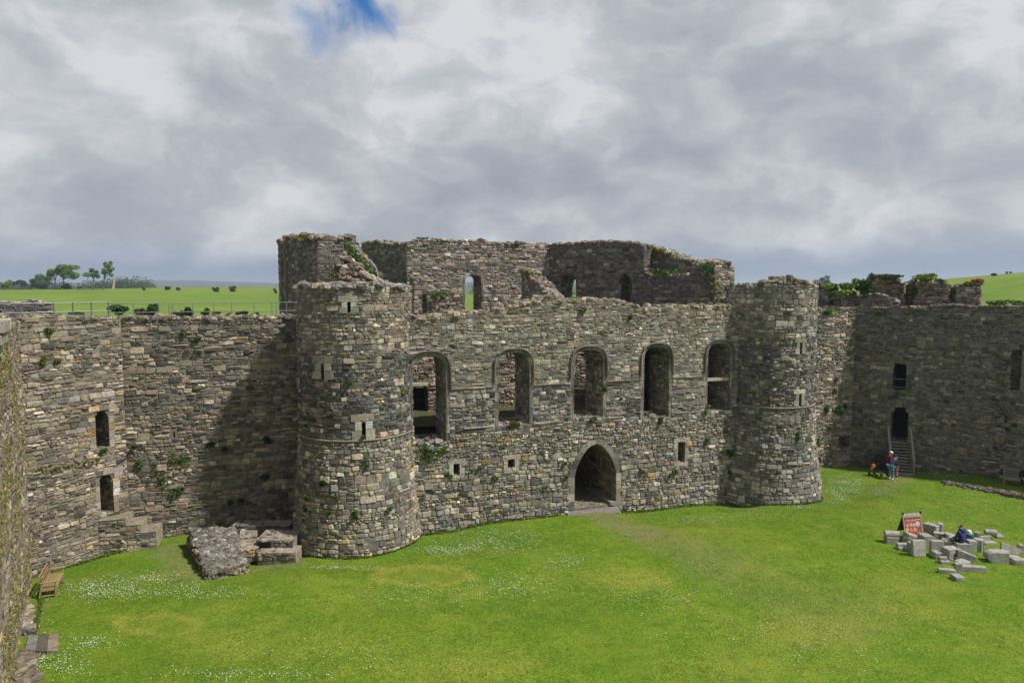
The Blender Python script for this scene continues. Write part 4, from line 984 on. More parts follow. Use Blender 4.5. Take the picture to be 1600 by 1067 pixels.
# right curtain wall: a lit return and a long shaded face
DOORR = None
def right_curtain():
    global DOORR
    e = empty('curtain_wall', 'tall shaded curtain wall with a doorway above a wooden stair, right of the slim turret', 'wall', (*R0b, 0))
    tp0 = profile(R0a, R0b, [(1270, 478), (1285, 482), (1300, 486), (1312, 481), (1340, 480)], .08, seed=41)
    tp1 = profile(R0b, R1b, [(1335, 480), (1400, 480), (1450, 479), (1490, 475), (1520, 479), (1560, 479), (1640, 478)], .035, seed=43)
    tp2 = profile(R1b, R2b, [(1590, 478), (1700, 478), (1900, 476)], .05, seed=45)
    nic = wopen(R0a, R0b, 1310, 1328, 681, 700); mb = MB()
    mf = wallmesh(mb, R0a, R0b, tp0, -.6, 2.4, 'warm', [nic], ch=(.13, .28), prot=(.02, .09), clip=.05, blend=('main', lambda u, v: .4)); niche_back(mb, mf, nic, .7)
    part(mb, 'wall_face', SM, e, 'sunlit rubble return beside the turret')
    door = wopen(R0b, R1b, 1390.5, 1418, 636, 689, kind='shoulder'); win = wopen(R0b, R1b, 1394, 1415, 568, 610, 572, 'four'); DOORR = door
    slot = wopen(R0b, R1b, 1577, 1594, 546, 610)
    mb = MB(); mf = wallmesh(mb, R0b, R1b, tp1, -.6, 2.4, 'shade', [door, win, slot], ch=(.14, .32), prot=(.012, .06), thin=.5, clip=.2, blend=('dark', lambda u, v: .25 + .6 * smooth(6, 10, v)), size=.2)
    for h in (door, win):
        a, b = h[0][0], h[1][0]; z0, z1 = h[0][1], max(q[1] for q in h); v = mf(np.array([a - .1, b + .1, b + .1, a - .1]), np.array([z0, z0, z1, z1]), np.full(4, -1.7)); mb.add(v, [[(0, 1, 2, 3)]], (.012, .011, .011), 1)  # near-black sheets paint the darkness inside the doorway and window
    niche_back(mb, mf, slot, .5, 'shade')
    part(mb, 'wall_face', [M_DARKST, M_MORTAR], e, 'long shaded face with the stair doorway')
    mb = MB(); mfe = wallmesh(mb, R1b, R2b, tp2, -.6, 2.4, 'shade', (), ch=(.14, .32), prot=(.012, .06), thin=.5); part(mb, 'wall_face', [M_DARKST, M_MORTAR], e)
    for h, n in ((door, 'doorway_surround'), (win, 'window_surround')):
        mb = MB(); blocks_round(mb, mf, h, .3, 'shade', .03); part(mb, n, M_DRESS, e)
    # thin bars in the upper window
    for y in (592.5, 605):
        z = on_wall(R0b, R1b, 1404, y)[1]; mb = MB(); p = mf(np.array([win[0][0], win[1][0]]), np.array([z, z]), np.array([-.2, -.2])); mb.tube([p[0], p[1]], .018, (.3, .3, .3), 6); part(mb, 'window_bar', M_METAL, e)
    # vertical broken scar at the right end
    mb = MB(); u = on_wall(R0b, R1b, 1570, 600)[0]
    n = 90; zz = rng.uniform(1.5, 8.2, n); rocks(mb, mf(u + rng.normal(0, .16, n) - (zz - 4) * .03, zz, rng.uniform(-.02, .12, n)), .3, 'shade')
    part(mb, 'wall_scar', [M_DARKST, M_MORTAR], e)
    # ruined parapet on the outer edge of the wall walk
    exw = (Vector(R1b) - Vector(R0b)).normalized(); nin = Vector((exw.y, -exw.x))
    O0, O1 = Vector(R0b) - nin * 2.0 - exw * 2.8, Vector(R1b) - nin * 2.0
    O0, O1 = tuple(O0), tuple(O1)
    def merlon(x0, x1, pts, t, label, pal='warm', off=0.0, tone='main', sz=.32):
        A = (O0[0] - nin.x * off, O0[1] - nin.y * off); B = (O1[0] - nin.x * off, O1[1] - nin.y * off)
        m = empty('ruined_merlon', label, 'merlon', tuple(Vector((*A, 10.4)))); m.location = (A[0], A[1], 10.4)
        tp = profile(A, B, pts, .1, seed=x0); mb = MB(); a, b = on_wall(A, B, x0, 470)[0], on_wall(A, B, x1, 470)[0]; mf_ = plane_map(A, B)
        solid(mb, mf_, wall_outline(tp, a, b, 9.8), [], t)
        stones(mb, mf_, a, b, 10.0, 14, pal, tp, (), ch=(.14, .3), prot=(.02, .09), blend=(tone, lambda u, v: .4))
        g = plane_map(tuple(mf_(np.array([b]), np.array([0.]), np.array([0.]))[0][:2]), tuple(mf_(np.array([b]), np.array([0.]), np.array([-t]))[0][:2])); stones(mb, g, 0, t, 10, 14, pal, lambda u: tp(b - .03), ())
        g = plane_map(tuple(mf_(np.array([a]), np.array([0.]), np.array([-t]))[0][:2]), tuple(mf_(np.array([a]), np.array([0.]), np.array([0.]))[0][:2])); stones(mb, g, 0, t, 10, 14, pal, lambda u: tp(a + .03), ())
        top_rubble(mb, mf_, tp, a, b, t, sz, pal, 9); part(mb, 'masonry', SM, m); return mf_, tp, a, b
    out = []
    out.append(merlon(1277, 1306, [(1270, 447), (1290, 445), (1306, 449)], .9, 'dark low merlon right behind the slim turret', 'dark', .8))
    out.append(merlon(1300, 1404, [(1295, 470), (1320, 463), (1345, 461), (1370, 459), (1385, 462), (1404, 474)], .8, 'long low line of rubble on the wall walk under the ivy', 'main', -.5))
    out.append(merlon(1355, 1412, [(1352, 437), (1362, 433), (1378, 431), (1395, 433), (1404, 438), (1412, 444)], 1.6, 'tallest ruined merlon, its head rounded and ivy-grown', 'brown', 0, 'dark'))
    out.append(merlon(1412, 1429, [(1410, 442), (1420, 441), (1430, 442)], .7, 'dark shaded link of parapet between two merlons', 'dark', .9))
    out.append(merlon(1428, 1482, [(1426, 441), (1440, 440), (1460, 441), (1476, 440), (1484, 445)], 1.2, 'square ruined merlon topped by yellow-green shrubs', 'brown', 0, 'main'))
    out.append(merlon(1480, 1498, [(1478, 452), (1490, 449), (1500, 450)], .7, 'short dark parapet link beside the red-flowered merlon', 'dark', .8))
    out.append(merlon(1494, 1532, [(1490, 449), (1500, 445), (1515, 446), (1526, 447), (1534, 455)], 1.1, 'rightmost ruined merlon with red flowers on top', 'main', 0))
    return out
MERL = right_curtain()

# foundations beside the big turret
def foundations():
    f = empty('ruined_foundation', 'low ruined foundation of rubble between the brown curtain wall and the big turret', 'ruin', tuple(on_ground(380, 870)))
    mb = MB(); g = lambda x, y, z: on_z(x, y, z)
    quad = [g(297, 826, .6), g(325, 892, .12), g(384, 882, .1), g(366, 824, .6)]
    base = [Vector((p.x, p.y, -.3)) for p in quad]
    v = [tuple(p) for p in quad] + [tuple(p) for p in base]
    mb.add(v, [[(0, 1, 2, 3), (0, 4, 5, 1), (1, 5, 6, 2), (2, 6, 7, 3), (3, 7, 4, 0)]], (.2, .185, .16), 1)
    n = 900; a, b = rng.uniform(0, 1, n), rng.uniform(0, 1, n)
    P = [quad[0].lerp(quad[1], t).lerp(quad[3].lerp(quad[2], t), s) for t, s in zip(a, b)]
    rocks(mb, [(p.x, p.y, p.z) for p in P], .17, 'dark', .7, tone=1.35)
    for p, q in ((0, 1), (1, 2)):
        n = 70; t = rng.uniform(0, 1, n); z = rng.uniform(0, 1, n); rocks(mb, [tuple(quad[p].lerp(quad[q], a_).lerp(base[p].lerp(base[q], a_), b_)) for a_, b_ in zip(t, z)], .26, 'warm')
    part(mb, 'rubble_core', SM, f)
    mb = MB()
    # benches of masonry with a dark drain mouth
    def bench(p0, p1, dpt, z0, z1, pal='warm'):
        A, B = on_z(*p0, z0), on_z(*p1, z0); m_ = plane_map((A.x, A.y), (B.x, B.y)); L = (B - A).length
        solid(mb, m_, [(0, z0 - .4), (L, z0 - .4), (L, z1), (0, z1)], [], dpt, col2=(.27, .24, .2))
        stones(mb, m_, 0, L, z0 - .2, z1, pal, None, (), ch=(.16, .3), thin=.2); 
        n = int(L * dpt * 22); rocks(mb, m_(rng.uniform(0, L, n), np.full(n, z1 - .03), -rng.uniform(0, dpt, n)), .17, pal, .5)
    bench((366, 868), (405, 862), 2.4, .05, .24, 'brown'); bench((374, 848), (402, 845), 1.2, .1, .34, 'brown'); bench((402, 868), (462, 868), .9, .0, .14, 'brown'); bench((400, 858), (458, 858), 1.4, .05, .48, 'dark')
    bench((362, 832), (452, 832), .8, .2, .55, 'dark')
    part(mb, 'masonry_bench', SM, f)
    mb = MB(); A, B = on_z(404, 858, .05), on_z(424, 858, .05); mb.bbox((A + B) / 2 + Vector((0, .12, .2)), ((B - A).length, .46, .34), (.012, .011, .01), .03); part(mb, 'drain_mouth', M_MORTAR, f, 'dark square hole in the masonry')  # solid box, its near-black colour stands for the shade inside the hole
    mb = MB(); 
    for i, (x, y) in enumerate(((430, 866), (440, 862), (448, 867), (425, 860))): p = on_ground(x, y); rocks(mb, [(p.x, p.y, p.z + .1)], .5, 'main')
    part(mb, 'loose_stones', M_STONE, f)
    # low wall remnant on the right lawn
    r = empty('wall_footing', 'low dark line of ruined wall footing across the right-hand lawn', 'footing', tuple(on_ground(1540, 765)))
    mb = MB(); a, b = on_ground(1478, 754), on_ground(1640, 786); n = 620; t = rng.uniform(0, 1, n) ** .8
    rocks(mb, [tuple(a.lerp(b, k) + Vector((rng.normal(0, .16), rng.normal(0, .2), .02 + .2 * k * rng.uniform(0, 1)))) for k in t], .19, 'warm', .75, tone=.5); part(mb, 'rubble', M_STONE, r)
foundations()
# ------------------------------------------------------------------ plants
def clump_pts(c, r, n, shell=.0):
    d = rng.normal(size=(n, 3)); d /= np.linalg.norm(d, axis=1)[:, None]
    return np.array(c) + d * (np.maximum(rng.uniform(0, 1, n), shell) ** (1 / 3))[:, None] * np.array(r)
def greens(n, base, var=.25): return np.clip(np.array(base) * np.exp(rng.normal(0, var, (n, 1))) * (1 + rng.normal(0, .06, (n, 3))), .004, .6)
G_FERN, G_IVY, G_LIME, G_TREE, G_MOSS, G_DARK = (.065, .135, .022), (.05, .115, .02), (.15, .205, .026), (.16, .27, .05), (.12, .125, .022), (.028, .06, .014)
def plant(name, label, cat, pts_list, group=None, parent=None, stem=None):
    """pts_list: (centre, radii, count, leaf size, colour)"""
    mb = MB()
    for c, r, n, s, col in pts_list: mb.leaves(clump_pts(c, r, n), s, greens(n, col))
    if parent is not None: return part(mb, name, M_LEAF, parent, label)
    o = mb.build(name, M_LEAF); return tag(o, label, cat, group, 'thing')
def wall_plant(mf, u, v, size, col, label, n=70, tall=1.0, w=.10, name='wall_plant', cat='plant', leaf=.085):
    c = mf(np.array([float(u)]), np.array([float(v)]), np.array([w]))[0]; mb = MB(); k = max(2, int(size / .18))
    for _ in range(k):
        cc = mf(np.array([u + rng.normal(0, size * .28)]), np.array([v + rng.normal(0, size * .3 * tall)]), np.array([w]))[0]
        m = max(8, n // k); mb.leaves(clump_pts(cc, (size * .33, .13, size * .33 * tall), m), leaf, greens(m, col), up=.3)
    return tag(mb.build(name, M_LEAF), label, cat, 'plants growing on the castle walls', 'thing')
MF1, MF2, MFR0, MFR1 = plane_map(C0, C1), plane_map(C1, C2), plane_map(R0a, R0b), plane_map(R0b, R1b)
LMAP = cyl_map(LT, lambda v: LT_R + (LT_RB - LT_R) * np.clip((5 - v) / 5.3, 0, 1) ** 1.15, LT_R)
RMAP = cyl_map(RT, lambda v: RT_R + (RT_RB - RT_R) * np.clip((5 - v) / 5.3, 0, 1) ** 1.15, RT_R)
def tur(c, r, px, py):
    d = ray(px, py); a_ = d.x ** 2 + d.y ** 2; b_ = -2 * (d.x * c.x + d.y * c.y); c_ = c.x ** 2 + c.y ** 2 - r * r
    t = (-b_ - math.sqrt(max(b_ * b_ - 4 * a_ * c_, 0))) / (2 * a_); p = d * t
    return ((math.atan2(p.y - c.y, p.x - c.x) - math.pi * 1.5 + math.pi) % (2 * math.pi) - math.pi), CAMZ + p.z
def wall_plants():
    for px, py, s, t, lab in ((283, 722, .55, 1.5, 'tall fern clump on the brown wall, largest and rightmost of three'), (248, 740, .42, 1.6, 'narrow upright fern clump on the brown wall between two others'), (281, 763, .45, .9, 'low fern clump on the brown wall under the largest one'),
                              (218, 724, .32, .8, 'small fern tuft on the brown wall right of the upper doorway'), (206, 698, .22, .7, 'tiny green tuft on the brown wall at the upper doorway sill level'), (286, 517, .3, 1.0, 'small tuft near the top of the brown wall below the railing'), (307, 530, .28, .8, 'dull green tuft second from the top of the brown wall'),
                              (335, 694, .5, .6, 'broad dark creeper patch on the brown wall in the turret shadow'), (412, 690, .36, .8, 'dark fern deep in the shadow beside the big turret'), (368, 783, .4, .6, 'flat dark plant low on the brown wall above the foundation'), (412, 742, .4, .8, 'dark fern on the shaded wall above the drain hole'), (310, 548, .22, .8, 'faint green speck of plant below the dull green tuft')):
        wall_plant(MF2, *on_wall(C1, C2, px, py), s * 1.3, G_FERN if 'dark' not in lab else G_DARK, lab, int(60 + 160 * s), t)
    for px, py, s, t, lab, col in ((78, 520, .36, .8, 'bright green tuft near the top of the left corner wall', G_FERN), (122, 785, .34, 1.0, 'leafy tuft low on the corner wall, left of the lower doorway', G_FERN), (140, 782, .28, .8, 'leafy tuft beside the lower doorway jamb', G_FERN), (108, 803, .26, .8, 'small tuft low on the corner wall above the bench', G_FERN),
                              (62, 780, .4, .7, 'yellowish plant on the corner wall near the mossy wall', G_LIME), (132, 758, .2, .8, 'tiny tuft above the leafy tufts on the corner wall', G_FERN), (66, 562, .25, .8, 'ochre moss tuft high on the corner wall', G_MOSS), (88, 561, .25, .8, 'mossy tuft beside an ochre stone high on the corner wall', G_MOSS), (140, 807, .26, .9, 'yellow-green weed at the lower doorway foot', G_LIME)):
        wall_plant(MF1, *on_wall(C0, C1, px, py), s, col, lab, int(50 + 150 * s), t)
    u, v = on_wall(C0, C1, 162, 703); wall_plant(MF1, u, v, .5, G_FERN, 'grass tuft filling the sill of the upper doorway', 130, .4, .02, leaf=.1)
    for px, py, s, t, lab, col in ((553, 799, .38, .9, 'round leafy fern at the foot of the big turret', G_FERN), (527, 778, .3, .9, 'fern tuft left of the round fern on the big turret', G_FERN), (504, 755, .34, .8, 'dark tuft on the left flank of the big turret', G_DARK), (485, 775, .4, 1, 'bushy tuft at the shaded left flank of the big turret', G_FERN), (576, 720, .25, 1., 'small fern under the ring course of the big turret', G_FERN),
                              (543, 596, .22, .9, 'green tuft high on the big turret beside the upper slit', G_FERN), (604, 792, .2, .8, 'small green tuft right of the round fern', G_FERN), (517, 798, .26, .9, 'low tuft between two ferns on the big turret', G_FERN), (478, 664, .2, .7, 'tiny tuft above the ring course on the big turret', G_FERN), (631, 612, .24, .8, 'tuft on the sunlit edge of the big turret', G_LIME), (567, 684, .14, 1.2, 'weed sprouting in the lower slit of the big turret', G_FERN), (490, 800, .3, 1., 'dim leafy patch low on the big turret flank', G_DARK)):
        a, z = tur(LT, LT_R + .1, px, py); wall_plant(LMAP, a * LT_R, z, s, col, lab, int(50 + 150 * s), t)
    for px, py, s, t, lab, col in ((1185, 652, .4, .9, 'leafy tuft just under the ring course of the slim turret', G_FERN), (1244, 680, .36, 1.1, 'slanting tuft on the sunlit side of the slim turret', G_FERN), (1275, 690, .3, 2.0, 'long hanging weed on the right edge of the slim turret', G_FERN), (1190, 705, .3, .8, 'dull tuft low on the slim turret', G_MOSS), (1198, 618, .22, 1.4, 'yellow-green weed above the ring course of the slim turret', G_LIME), (1277, 716, .2, 1.2, 'small weed at the right foot of the slim turret', G_FERN), (1213, 737, .18, .8, 'tiny tuft near the foot of the slim turret', G_FERN)):
        a, z = tur(RT, RT_R + .1, px, py); wall_plant(RMAP, a * RT_R, z, s, col, lab, int(50 + 150 * s), t)
    for px, py, s, t, lab, col in ((670, 704, 1.15, .75, 'grass mound spilling from the foot of the first window', G_FERN), (690, 700, .5, .6, 'yellow-green weed patch under the first window', G_LIME), (946, 606, .4, .9, 'dark green shrub on the jamb of the middle window', G_FERN), (1035, 594, .34, .8, 'fern inside the fourth window jamb', G_FERN), (1032, 575, .3, 1., 'creeper high inside the fourth window', G_IVY), (1105, 640, .3, .9, 'small green tuft at the foot of the last window', G_LIME), (1032, 656, .45, .5, 'grass at the broken foot of the fourth window', G_FERN),
                              (985, 493, .26, 1., 'bright tuft on the wall head above the middle windows', G_FERN), (912, 484, .4, .5, 'flat grass patch on the wall head above the doorway', G_FERN), (1058, 734, .3, .8, 'weeds below the tall slit right of the doorway', G_MOSS), (1046, 742, .22, 1., 'small fern right of the pointed doorway', G_FERN), (1002, 735, .24, .8, 'ochre-green weed beside the doorway arch', G_MOSS), (770, 748, .4, .6, 'wide weed patch below the pair of small openings', G_MOSS), (850, 759, .22, .8, 'yellow-green tuft left of the doorway', G_LIME), (882, 724, .3, .5, 'green tuft in a joint left of the doorway arch', G_FERN), (885, 744, .16, 1.4, 'thin weed beside the doorway jamb', G_LIME), (748, 730, .24, 1., 'tuft hanging beside the second small opening', G_FERN), (1102, 690, .3, .9, 'tuft on the wall below the last window', G_FERN), (1136, 706, .4, 1.3, 'dark creeper in the corner by the slim turret', G_IVY), (1141, 735, .3, 1.2, 'dull creeper low in the corner by the slim turret', G_DARK), (720, 770, .2, .8, 'small weed on the wall near the big turret foot', G_LIME), (700, 743, .22, 1.2, 'trailing weed beneath the first small opening', G_FERN), (800, 661, .5, .35, 'mossy sill growth in the second window', G_MOSS), (925, 655, .4, .6, 'moss and grass at the broken foot of the middle window', G_MOSS)):
        wall_plant(MF, *W(px, py), s, col, lab, int(60 + 170 * s), t)
    for px, py, s, t, lab, col in ((1306, 642, .6, .9, 'leafy creeper patch on the sunlit return wall', G_FERN), (1290, 640, .4, 1.2, 'creeper beside the slim turret on the return wall', G_FERN), (1315, 640, .5, 1., 'mossy growth on the upper return wall', G_MOSS), (1305, 600, .5, 1., 'pale moss patch high on the return wall', G_MOSS), (1290, 486, .5, .7, 'ivy tuft on the broken top of the return wall', G_IVY), (1296, 668, .3, .9, 'small creeper low on the return wall', G_FERN)):
        wall_plant(MFR0, *on_wall(R0a, R0b, px, py), s, col, lab, int(60 + 150 * s), t, leaf=.1)
    for px, py, s, t, lab, col in ((1403, 617, .5, .6, 'weeds under the upper window of the shaded wall', G_FERN), (1345, 640, .3, 1., 'dull green patch on the shaded wall near the return', G_MOSS), (1571, 655, .4, 1.6, 'dark ivy climbing the scar of the shaded wall', G_IVY), (1580, 670, .5, .8, 'dark ivy patch at the right end of the shaded wall', G_IVY), (1370, 487, .5, .4, 'mossy streak under the top edge of the shaded wall', G_MOSS), (1425, 488, .5, .4, 'second mossy streak under the top edge of the shaded wall', G_MOSS), (1556, 625, .3, .7, 'mossy tuft right of the stair on the shaded wall', G_MOSS), (1345, 660, .3, .8, 'faint moss left of the stair doorway', G_MOSS)):
        wall_plant(MFR1, *on_wall(R0b, R1b, px, py), s, col, lab, int(60 + 150 * s), t)
wall_plants()

def ledge_growth():
    # moss and grass on wall heads and ledges: nobody could count it
    mb = MB()
    def strip(P, Q, n, sz, col, spread=.15, up=1.5):
        t = rng.uniform(0, 1, n); c = np.array(P) + (np.array(Q) - np.array(P)) * t[:, None] + rng.normal(0, spread, (n, 3)) * np.array([1, 1, .35]); mb.leaves(c, sz, greens(n, col), up=up)
    w1 = lambda x, y, w: MF1(*[np.array([q]) for q in (*on_wall(C0, C1, x, y), w)])[0]
    strip(w1(52, 734, .3), w1(146, 717, .3), 1100, .08, (.14, .15, .022), .12); strip(w1(100, 724, .3), w1(146, 716, .3), 420, .08, G_LIME, .08)
    Y = 42.0
    for a, b, n, col, yy in (((492, 381), (510, 395), 160, G_FERN, 40.4), ((500, 376), (520, 390), 130, G_LIME, 40.4), ((529, 377), (548, 402), 420, G_FERN, 42.3), ((536, 384), (566, 418), 420, G_FERN, 42.3), ((552, 402), (582, 436), 420, G_FERN, 42.4), ((524, 384), (540, 396), 200, G_MOSS, 41.8), ((510, 418), (526, 430), 140, G_MOSS, 39.5), ((470, 372), (488, 371), 80, G_MOSS, 40),
                         ((1020, 424), (1064, 428), 420, G_FERN, 49.3), ((1030, 391), (1060, 404), 260, G_MOSS, 50.5), ((990, 382), (1020, 389), 160, G_MOSS, 50.8), ((1100, 412), (1112, 428), 140, G_FERN, 46.6), ((1112, 430), (1120, 462), 150, G_MOSS, 46.4), ((1118, 476), (1136, 472), 200, G_LIME, 42.4), ((1116, 478), (1138, 474), 160, G_FERN, 42.2),
                         ((820, 424), (842, 432), 150, G_MOSS, 50.0), ((678, 458), (694, 460), 150, G_FERN, 48.2), ((1285, 490), (1304, 486), 100, G_LIME, 46.6)):
        strip(at_y(*a, yy), at_y(*b, yy), n, .13, col, .22)
    top = lambda x: W(x, 480)[0]
    for _ in range(26):
        u = rng.uniform(.2, 20); p = MF(np.array([u]), np.array([TOPF(u) + .05]), np.array([-rng.uniform(.1, 1.6)]))[0]; strip(p, p + np.array([.3, .1, 0]), 18, .08, G_MOSS if rng.random() < .6 else G_FERN, .12)
    for c, r, z in ((LT, LT_R * .9, 11.98), (RT, RT_R * .8, 12.08)):
        for _ in range(16):
            a = rng.uniform(0, 6.28); q = r * rng.uniform(.3, 1); p = np.array([c.x + q * math.cos(a), c.y + q * math.sin(a), z]); strip(p, p + np.array([.15, .15, 0]), 16, .08, G_MOSS, .09)
    for _ in range(40):
        t = rng.uniform(0, 1); p = np.array([*(Vector(C1) * (1 - t) + Vector(C2) * t), 10.45]); p[1] += rng.uniform(0, .8); strip(p, p + np.array([.2, 0, 0]), 10, .07, G_MOSS, .1)
    tag(mb.build('moss_and_grass', M_LEAF), 'moss and grass growing along ledges and broken wall tops', 'moss', kind='stuff')
    # grass seam where the walls meet the lawn
    mb = MB(); runs = []
    def seam(P, Q, n): t = rng.uniform(0, 1, n); p = np.array(P)[None] * (1 - t)[:, None] + np.array(Q)[None] * t[:, None]; return p + rng.normal(0, .05, p.shape)
    nrm = np.array([DU.y, -DU.x]) * .12
    runs.append(seam(np.array(uw(0, 0)) + nrm, np.array(uw(7.2, 0)) + nrm, 900)); runs.append(seam(np.array(uw(10, 0)) + nrm, np.array(uw(20, 0)) + nrm, 1100))
    runs.append(seam(np.array(C0) + (.35, -.2), np.array(C1) + (.3, -1.2), 600)); runs.append(seam(R0b, R1b, 1000) + np.array([-.12, -.15]))
    a = rng.uniform(math.pi, 2 * math.pi, 1500); runs.append(np.stack([LT.x + (LT_RB + .05) * np.cos(a), LT.y + (LT_RB + .05) * np.sin(a)], 1)); runs.append(np.stack([RT.x + (RT_RB + .05) * np.cos(a), RT.y + (RT_RB + .05) * np.sin(a)], 1))
    runs.append(seam(np.array(C0) + (.12, .05), np.array(N0) * .3 + np.array(C0) * .7 + (.12, .05), 900))
    xy = np.concatenate(runs); z = ground_np(xy[:, 0], xy[:, 1]) + .05
    mb.leaves(np.stack([xy[:, 0], xy[:, 1], z], 1), .05, greens(len(xy), (.115, .18, .02)), up=2.5, aspect=3)
    tag(mb.build('grass_seam', M_GRASSB), 'longer grass along the feet of the castle walls', 'grass', kind='stuff')
ledge_growth()

def near_wall_moss():
    mb = MB(); ex = (Vector(C0) - Vector(N0)).normalized()
    n = 26000; u = rng.uniform(16, 38.4, n); v = rng.uniform(0, 10.5, n)
    keep = np.array([noise.noise(Vector((a * .35, b * .45, 4))) + .25 * noise.noise(Vector((a * 1.5, b * 1.5, 2))) > .13 for a, b in zip(u, v)])
    u, v = u[keep], v[keep]; L = len(u); w = rng.uniform(.02, .1, L)
    P = np.stack([N0[0] - .2565 + ex.x * u + ex.y * w, N0[1] - .1557 + ex.y * u - ex.x * w, v], 1)
    mb.leaves(P, .042, greens(L, (.22, .21, .045), .3))
    tag(mb.build('moss', M_LEAF), 'yellow-green moss blotches on the edge-on wall at far left', 'moss', kind='stuff')
near_wall_moss()

def ivy_and_shrubs():
    def B(name, lab, cat, items, group=None):
        mb = MB()
        for px, py, rx, ry, Y, n, s, col in items:
            c = at_y(px, py, Y); k = Y / F; m = max(4, n // 60)
            for _ in range(m):
                cc = np.array(c) + rng.normal(0, .42, 3) * np.array([rx * k, .5, ry * k]); mb.leaves(clump_pts(cc, (rx * k * .42, .4, ry * k * .42), n // m), s, greens(n // m, col, .3))
        return tag(mb.build(name, M_LEAF), lab, cat, group, 'thing')
    B('ivy', 'bright green ivy heaped on the wall walk left of the tallest merlon', 'ivy', [(1318, 454, 24, 9, 48.3, 700, .16, G_LIME), (1306, 450, 14, 10, 48.5, 350, .16, (.09, .17, .025)), (1342, 450, 14, 11, 48.2, 420, .15, (.08, .15, .02))])
    B('ivy', 'dark ivy on the left flank of the tallest ruined merlon', 'ivy', [(1355, 447, 9, 16, 47.6, 520, .14, (.04, .09, .016))])
    B('ivy', 'brownish ivy crown covering the top of the tallest merlon', 'ivy', [(1380, 433, 26, 5, 47.2, 420, .13, (.07, .09, .025)), (1400, 434, 8, 4, 46.6, 80, .12, G_DARK)])
    B('shrub', 'yellow-green shrub on the square merlon', 'shrub', [(1443, 436, 16, 6, 46.2, 420, .15, (.2, .24, .03)), (1468, 438, 9, 4, 45.6, 110, .13, G_FERN)])
    B('shrub', 'low green plants at the right end of the wall walk', 'shrub', [(1560, 472, 24, 5, 44, 300, .14, (.09, .14, .03)), (1590, 473, 12, 4, 44, 120, .14, G_FERN)])
    fl = empty('flowering_plant', 'red-flowered plant on top of the rightmost merlon', 'plant', tuple(at_y(1522, 445, 44.5)))
    def sub(nm, px, py, rx, ry, n, s, col):
        mb = MB(); c = at_y(px, py, 44.4); mb.leaves(clump_pts(c, (rx * .04, .35, ry * .04), n), s, greens(n, col)); part(mb, nm, M_LEAF, fl)
    sub('foliage', 1519, 444, 15, 4, 260, .12, (.11, .15, .03)); sub('flowers', 1527, 439, 9, 3.5, 170, .1, (.36, .03, .07)); sub('flowers', 1512, 442, 4, 2, 40, .09, (.30, .06, .05))
    B('creeper', 'green creeper hanging between two ruined merlons', 'creeper', [(1430, 455, 3, 18, 46.2, 200, .11, (.045, .085, .018))])
    B('shrub', 'dark ivy stem and leaves beside the low merlon', 'shrub', [(1299, 470, 5, 14, 47.6, 220, .12, G_DARK)])
ivy_and_shrubs()

# ------------------------------------------------------------------ trees and far land
def tree(label, px, base, crown, Y, trunk_top=None, lean=0, col=G_TREE, name='tree', n=900, leaf=.5, group='trees on the pasture ridge', trunk_col=(.12, .1, .08), bush=False, z0=None, r_trunk=.3):
    """crown: list of (px, py, rx, ry) ellipses in the photo"""
    if z0 is None:
        for Yq in np.arange(90, 420, 3.0):
            if at_y(px, base, Yq).z <= fz(at_y(px, base, Yq).x, Yq) + .1: Y = float(Yq); break
    if bush and z0 is None: crown = list(crown) + [(crown[0][0], base - crown[0][3] * .45, crown[0][2] * .8, crown[0][3] * .5)]
    b = at_y(px, base, Y); k = Y / F; zb = fz(b.x, Y) if z0 is None else z0
    t = empty(name, label, 'tree' if not bush else 'bush', (b.x, Y, zb - .2), group=group)
    mb = MB()
    for cx, cy, rx, ry in crown:
        c = at_y(cx, cy, Y); m = max(5, int(n / 55 / len(crown)))
        for _ in range(m):
            d = rng.normal(size=3); d /= np.linalg.norm(d); q = rng.uniform(.45, 1.0)
            cc = np.array(c) + d * q * np.array([rx, min(rx, 14) * .8, ry]) * k * .82
            kk = int(2.8 * n) // len(crown) // m; r = np.array([rx, rx, ry]) * k * rng.uniform(.3, .5)
            mb.leaves(clump_pts(cc, r, kk), leaf * 1.12, greens(kk, np.array(col) * rng.uniform(.75, 1.25), .18))
    part(mb, 'crown', M_LEAF, t)
    mb = MB(); base_p = Vector((b.x, Y, zb - .4)); c0 = at_y(crown[0][0], crown[0][1], Y); tt = base_p.lerp(c0, .7) if trunk_top is None else at_y(*trunk_top, Y)
    mb.tube([base_p, base_p.lerp(tt, .5) + Vector((lean, 0, 0)), tt], [r_trunk, r_trunk * .75, r_trunk * .5], trunk_col, 8)
    for cx, cy, rx, ry in crown * (3 if not bush else 1):
        c = at_y(cx + rng.normal(0, rx * .4), cy + rng.normal(0, ry * .3), Y); mb.tube([base_p.lerp(tt, .75), tt.lerp(c, .5) + Vector((rng.normal(0, .3), 0, .2)), c], [r_trunk * .45, r_trunk * .3, r_trunk * .12], trunk_col, 6)
    part(mb, 'trunk', M_WOOD, t); return t
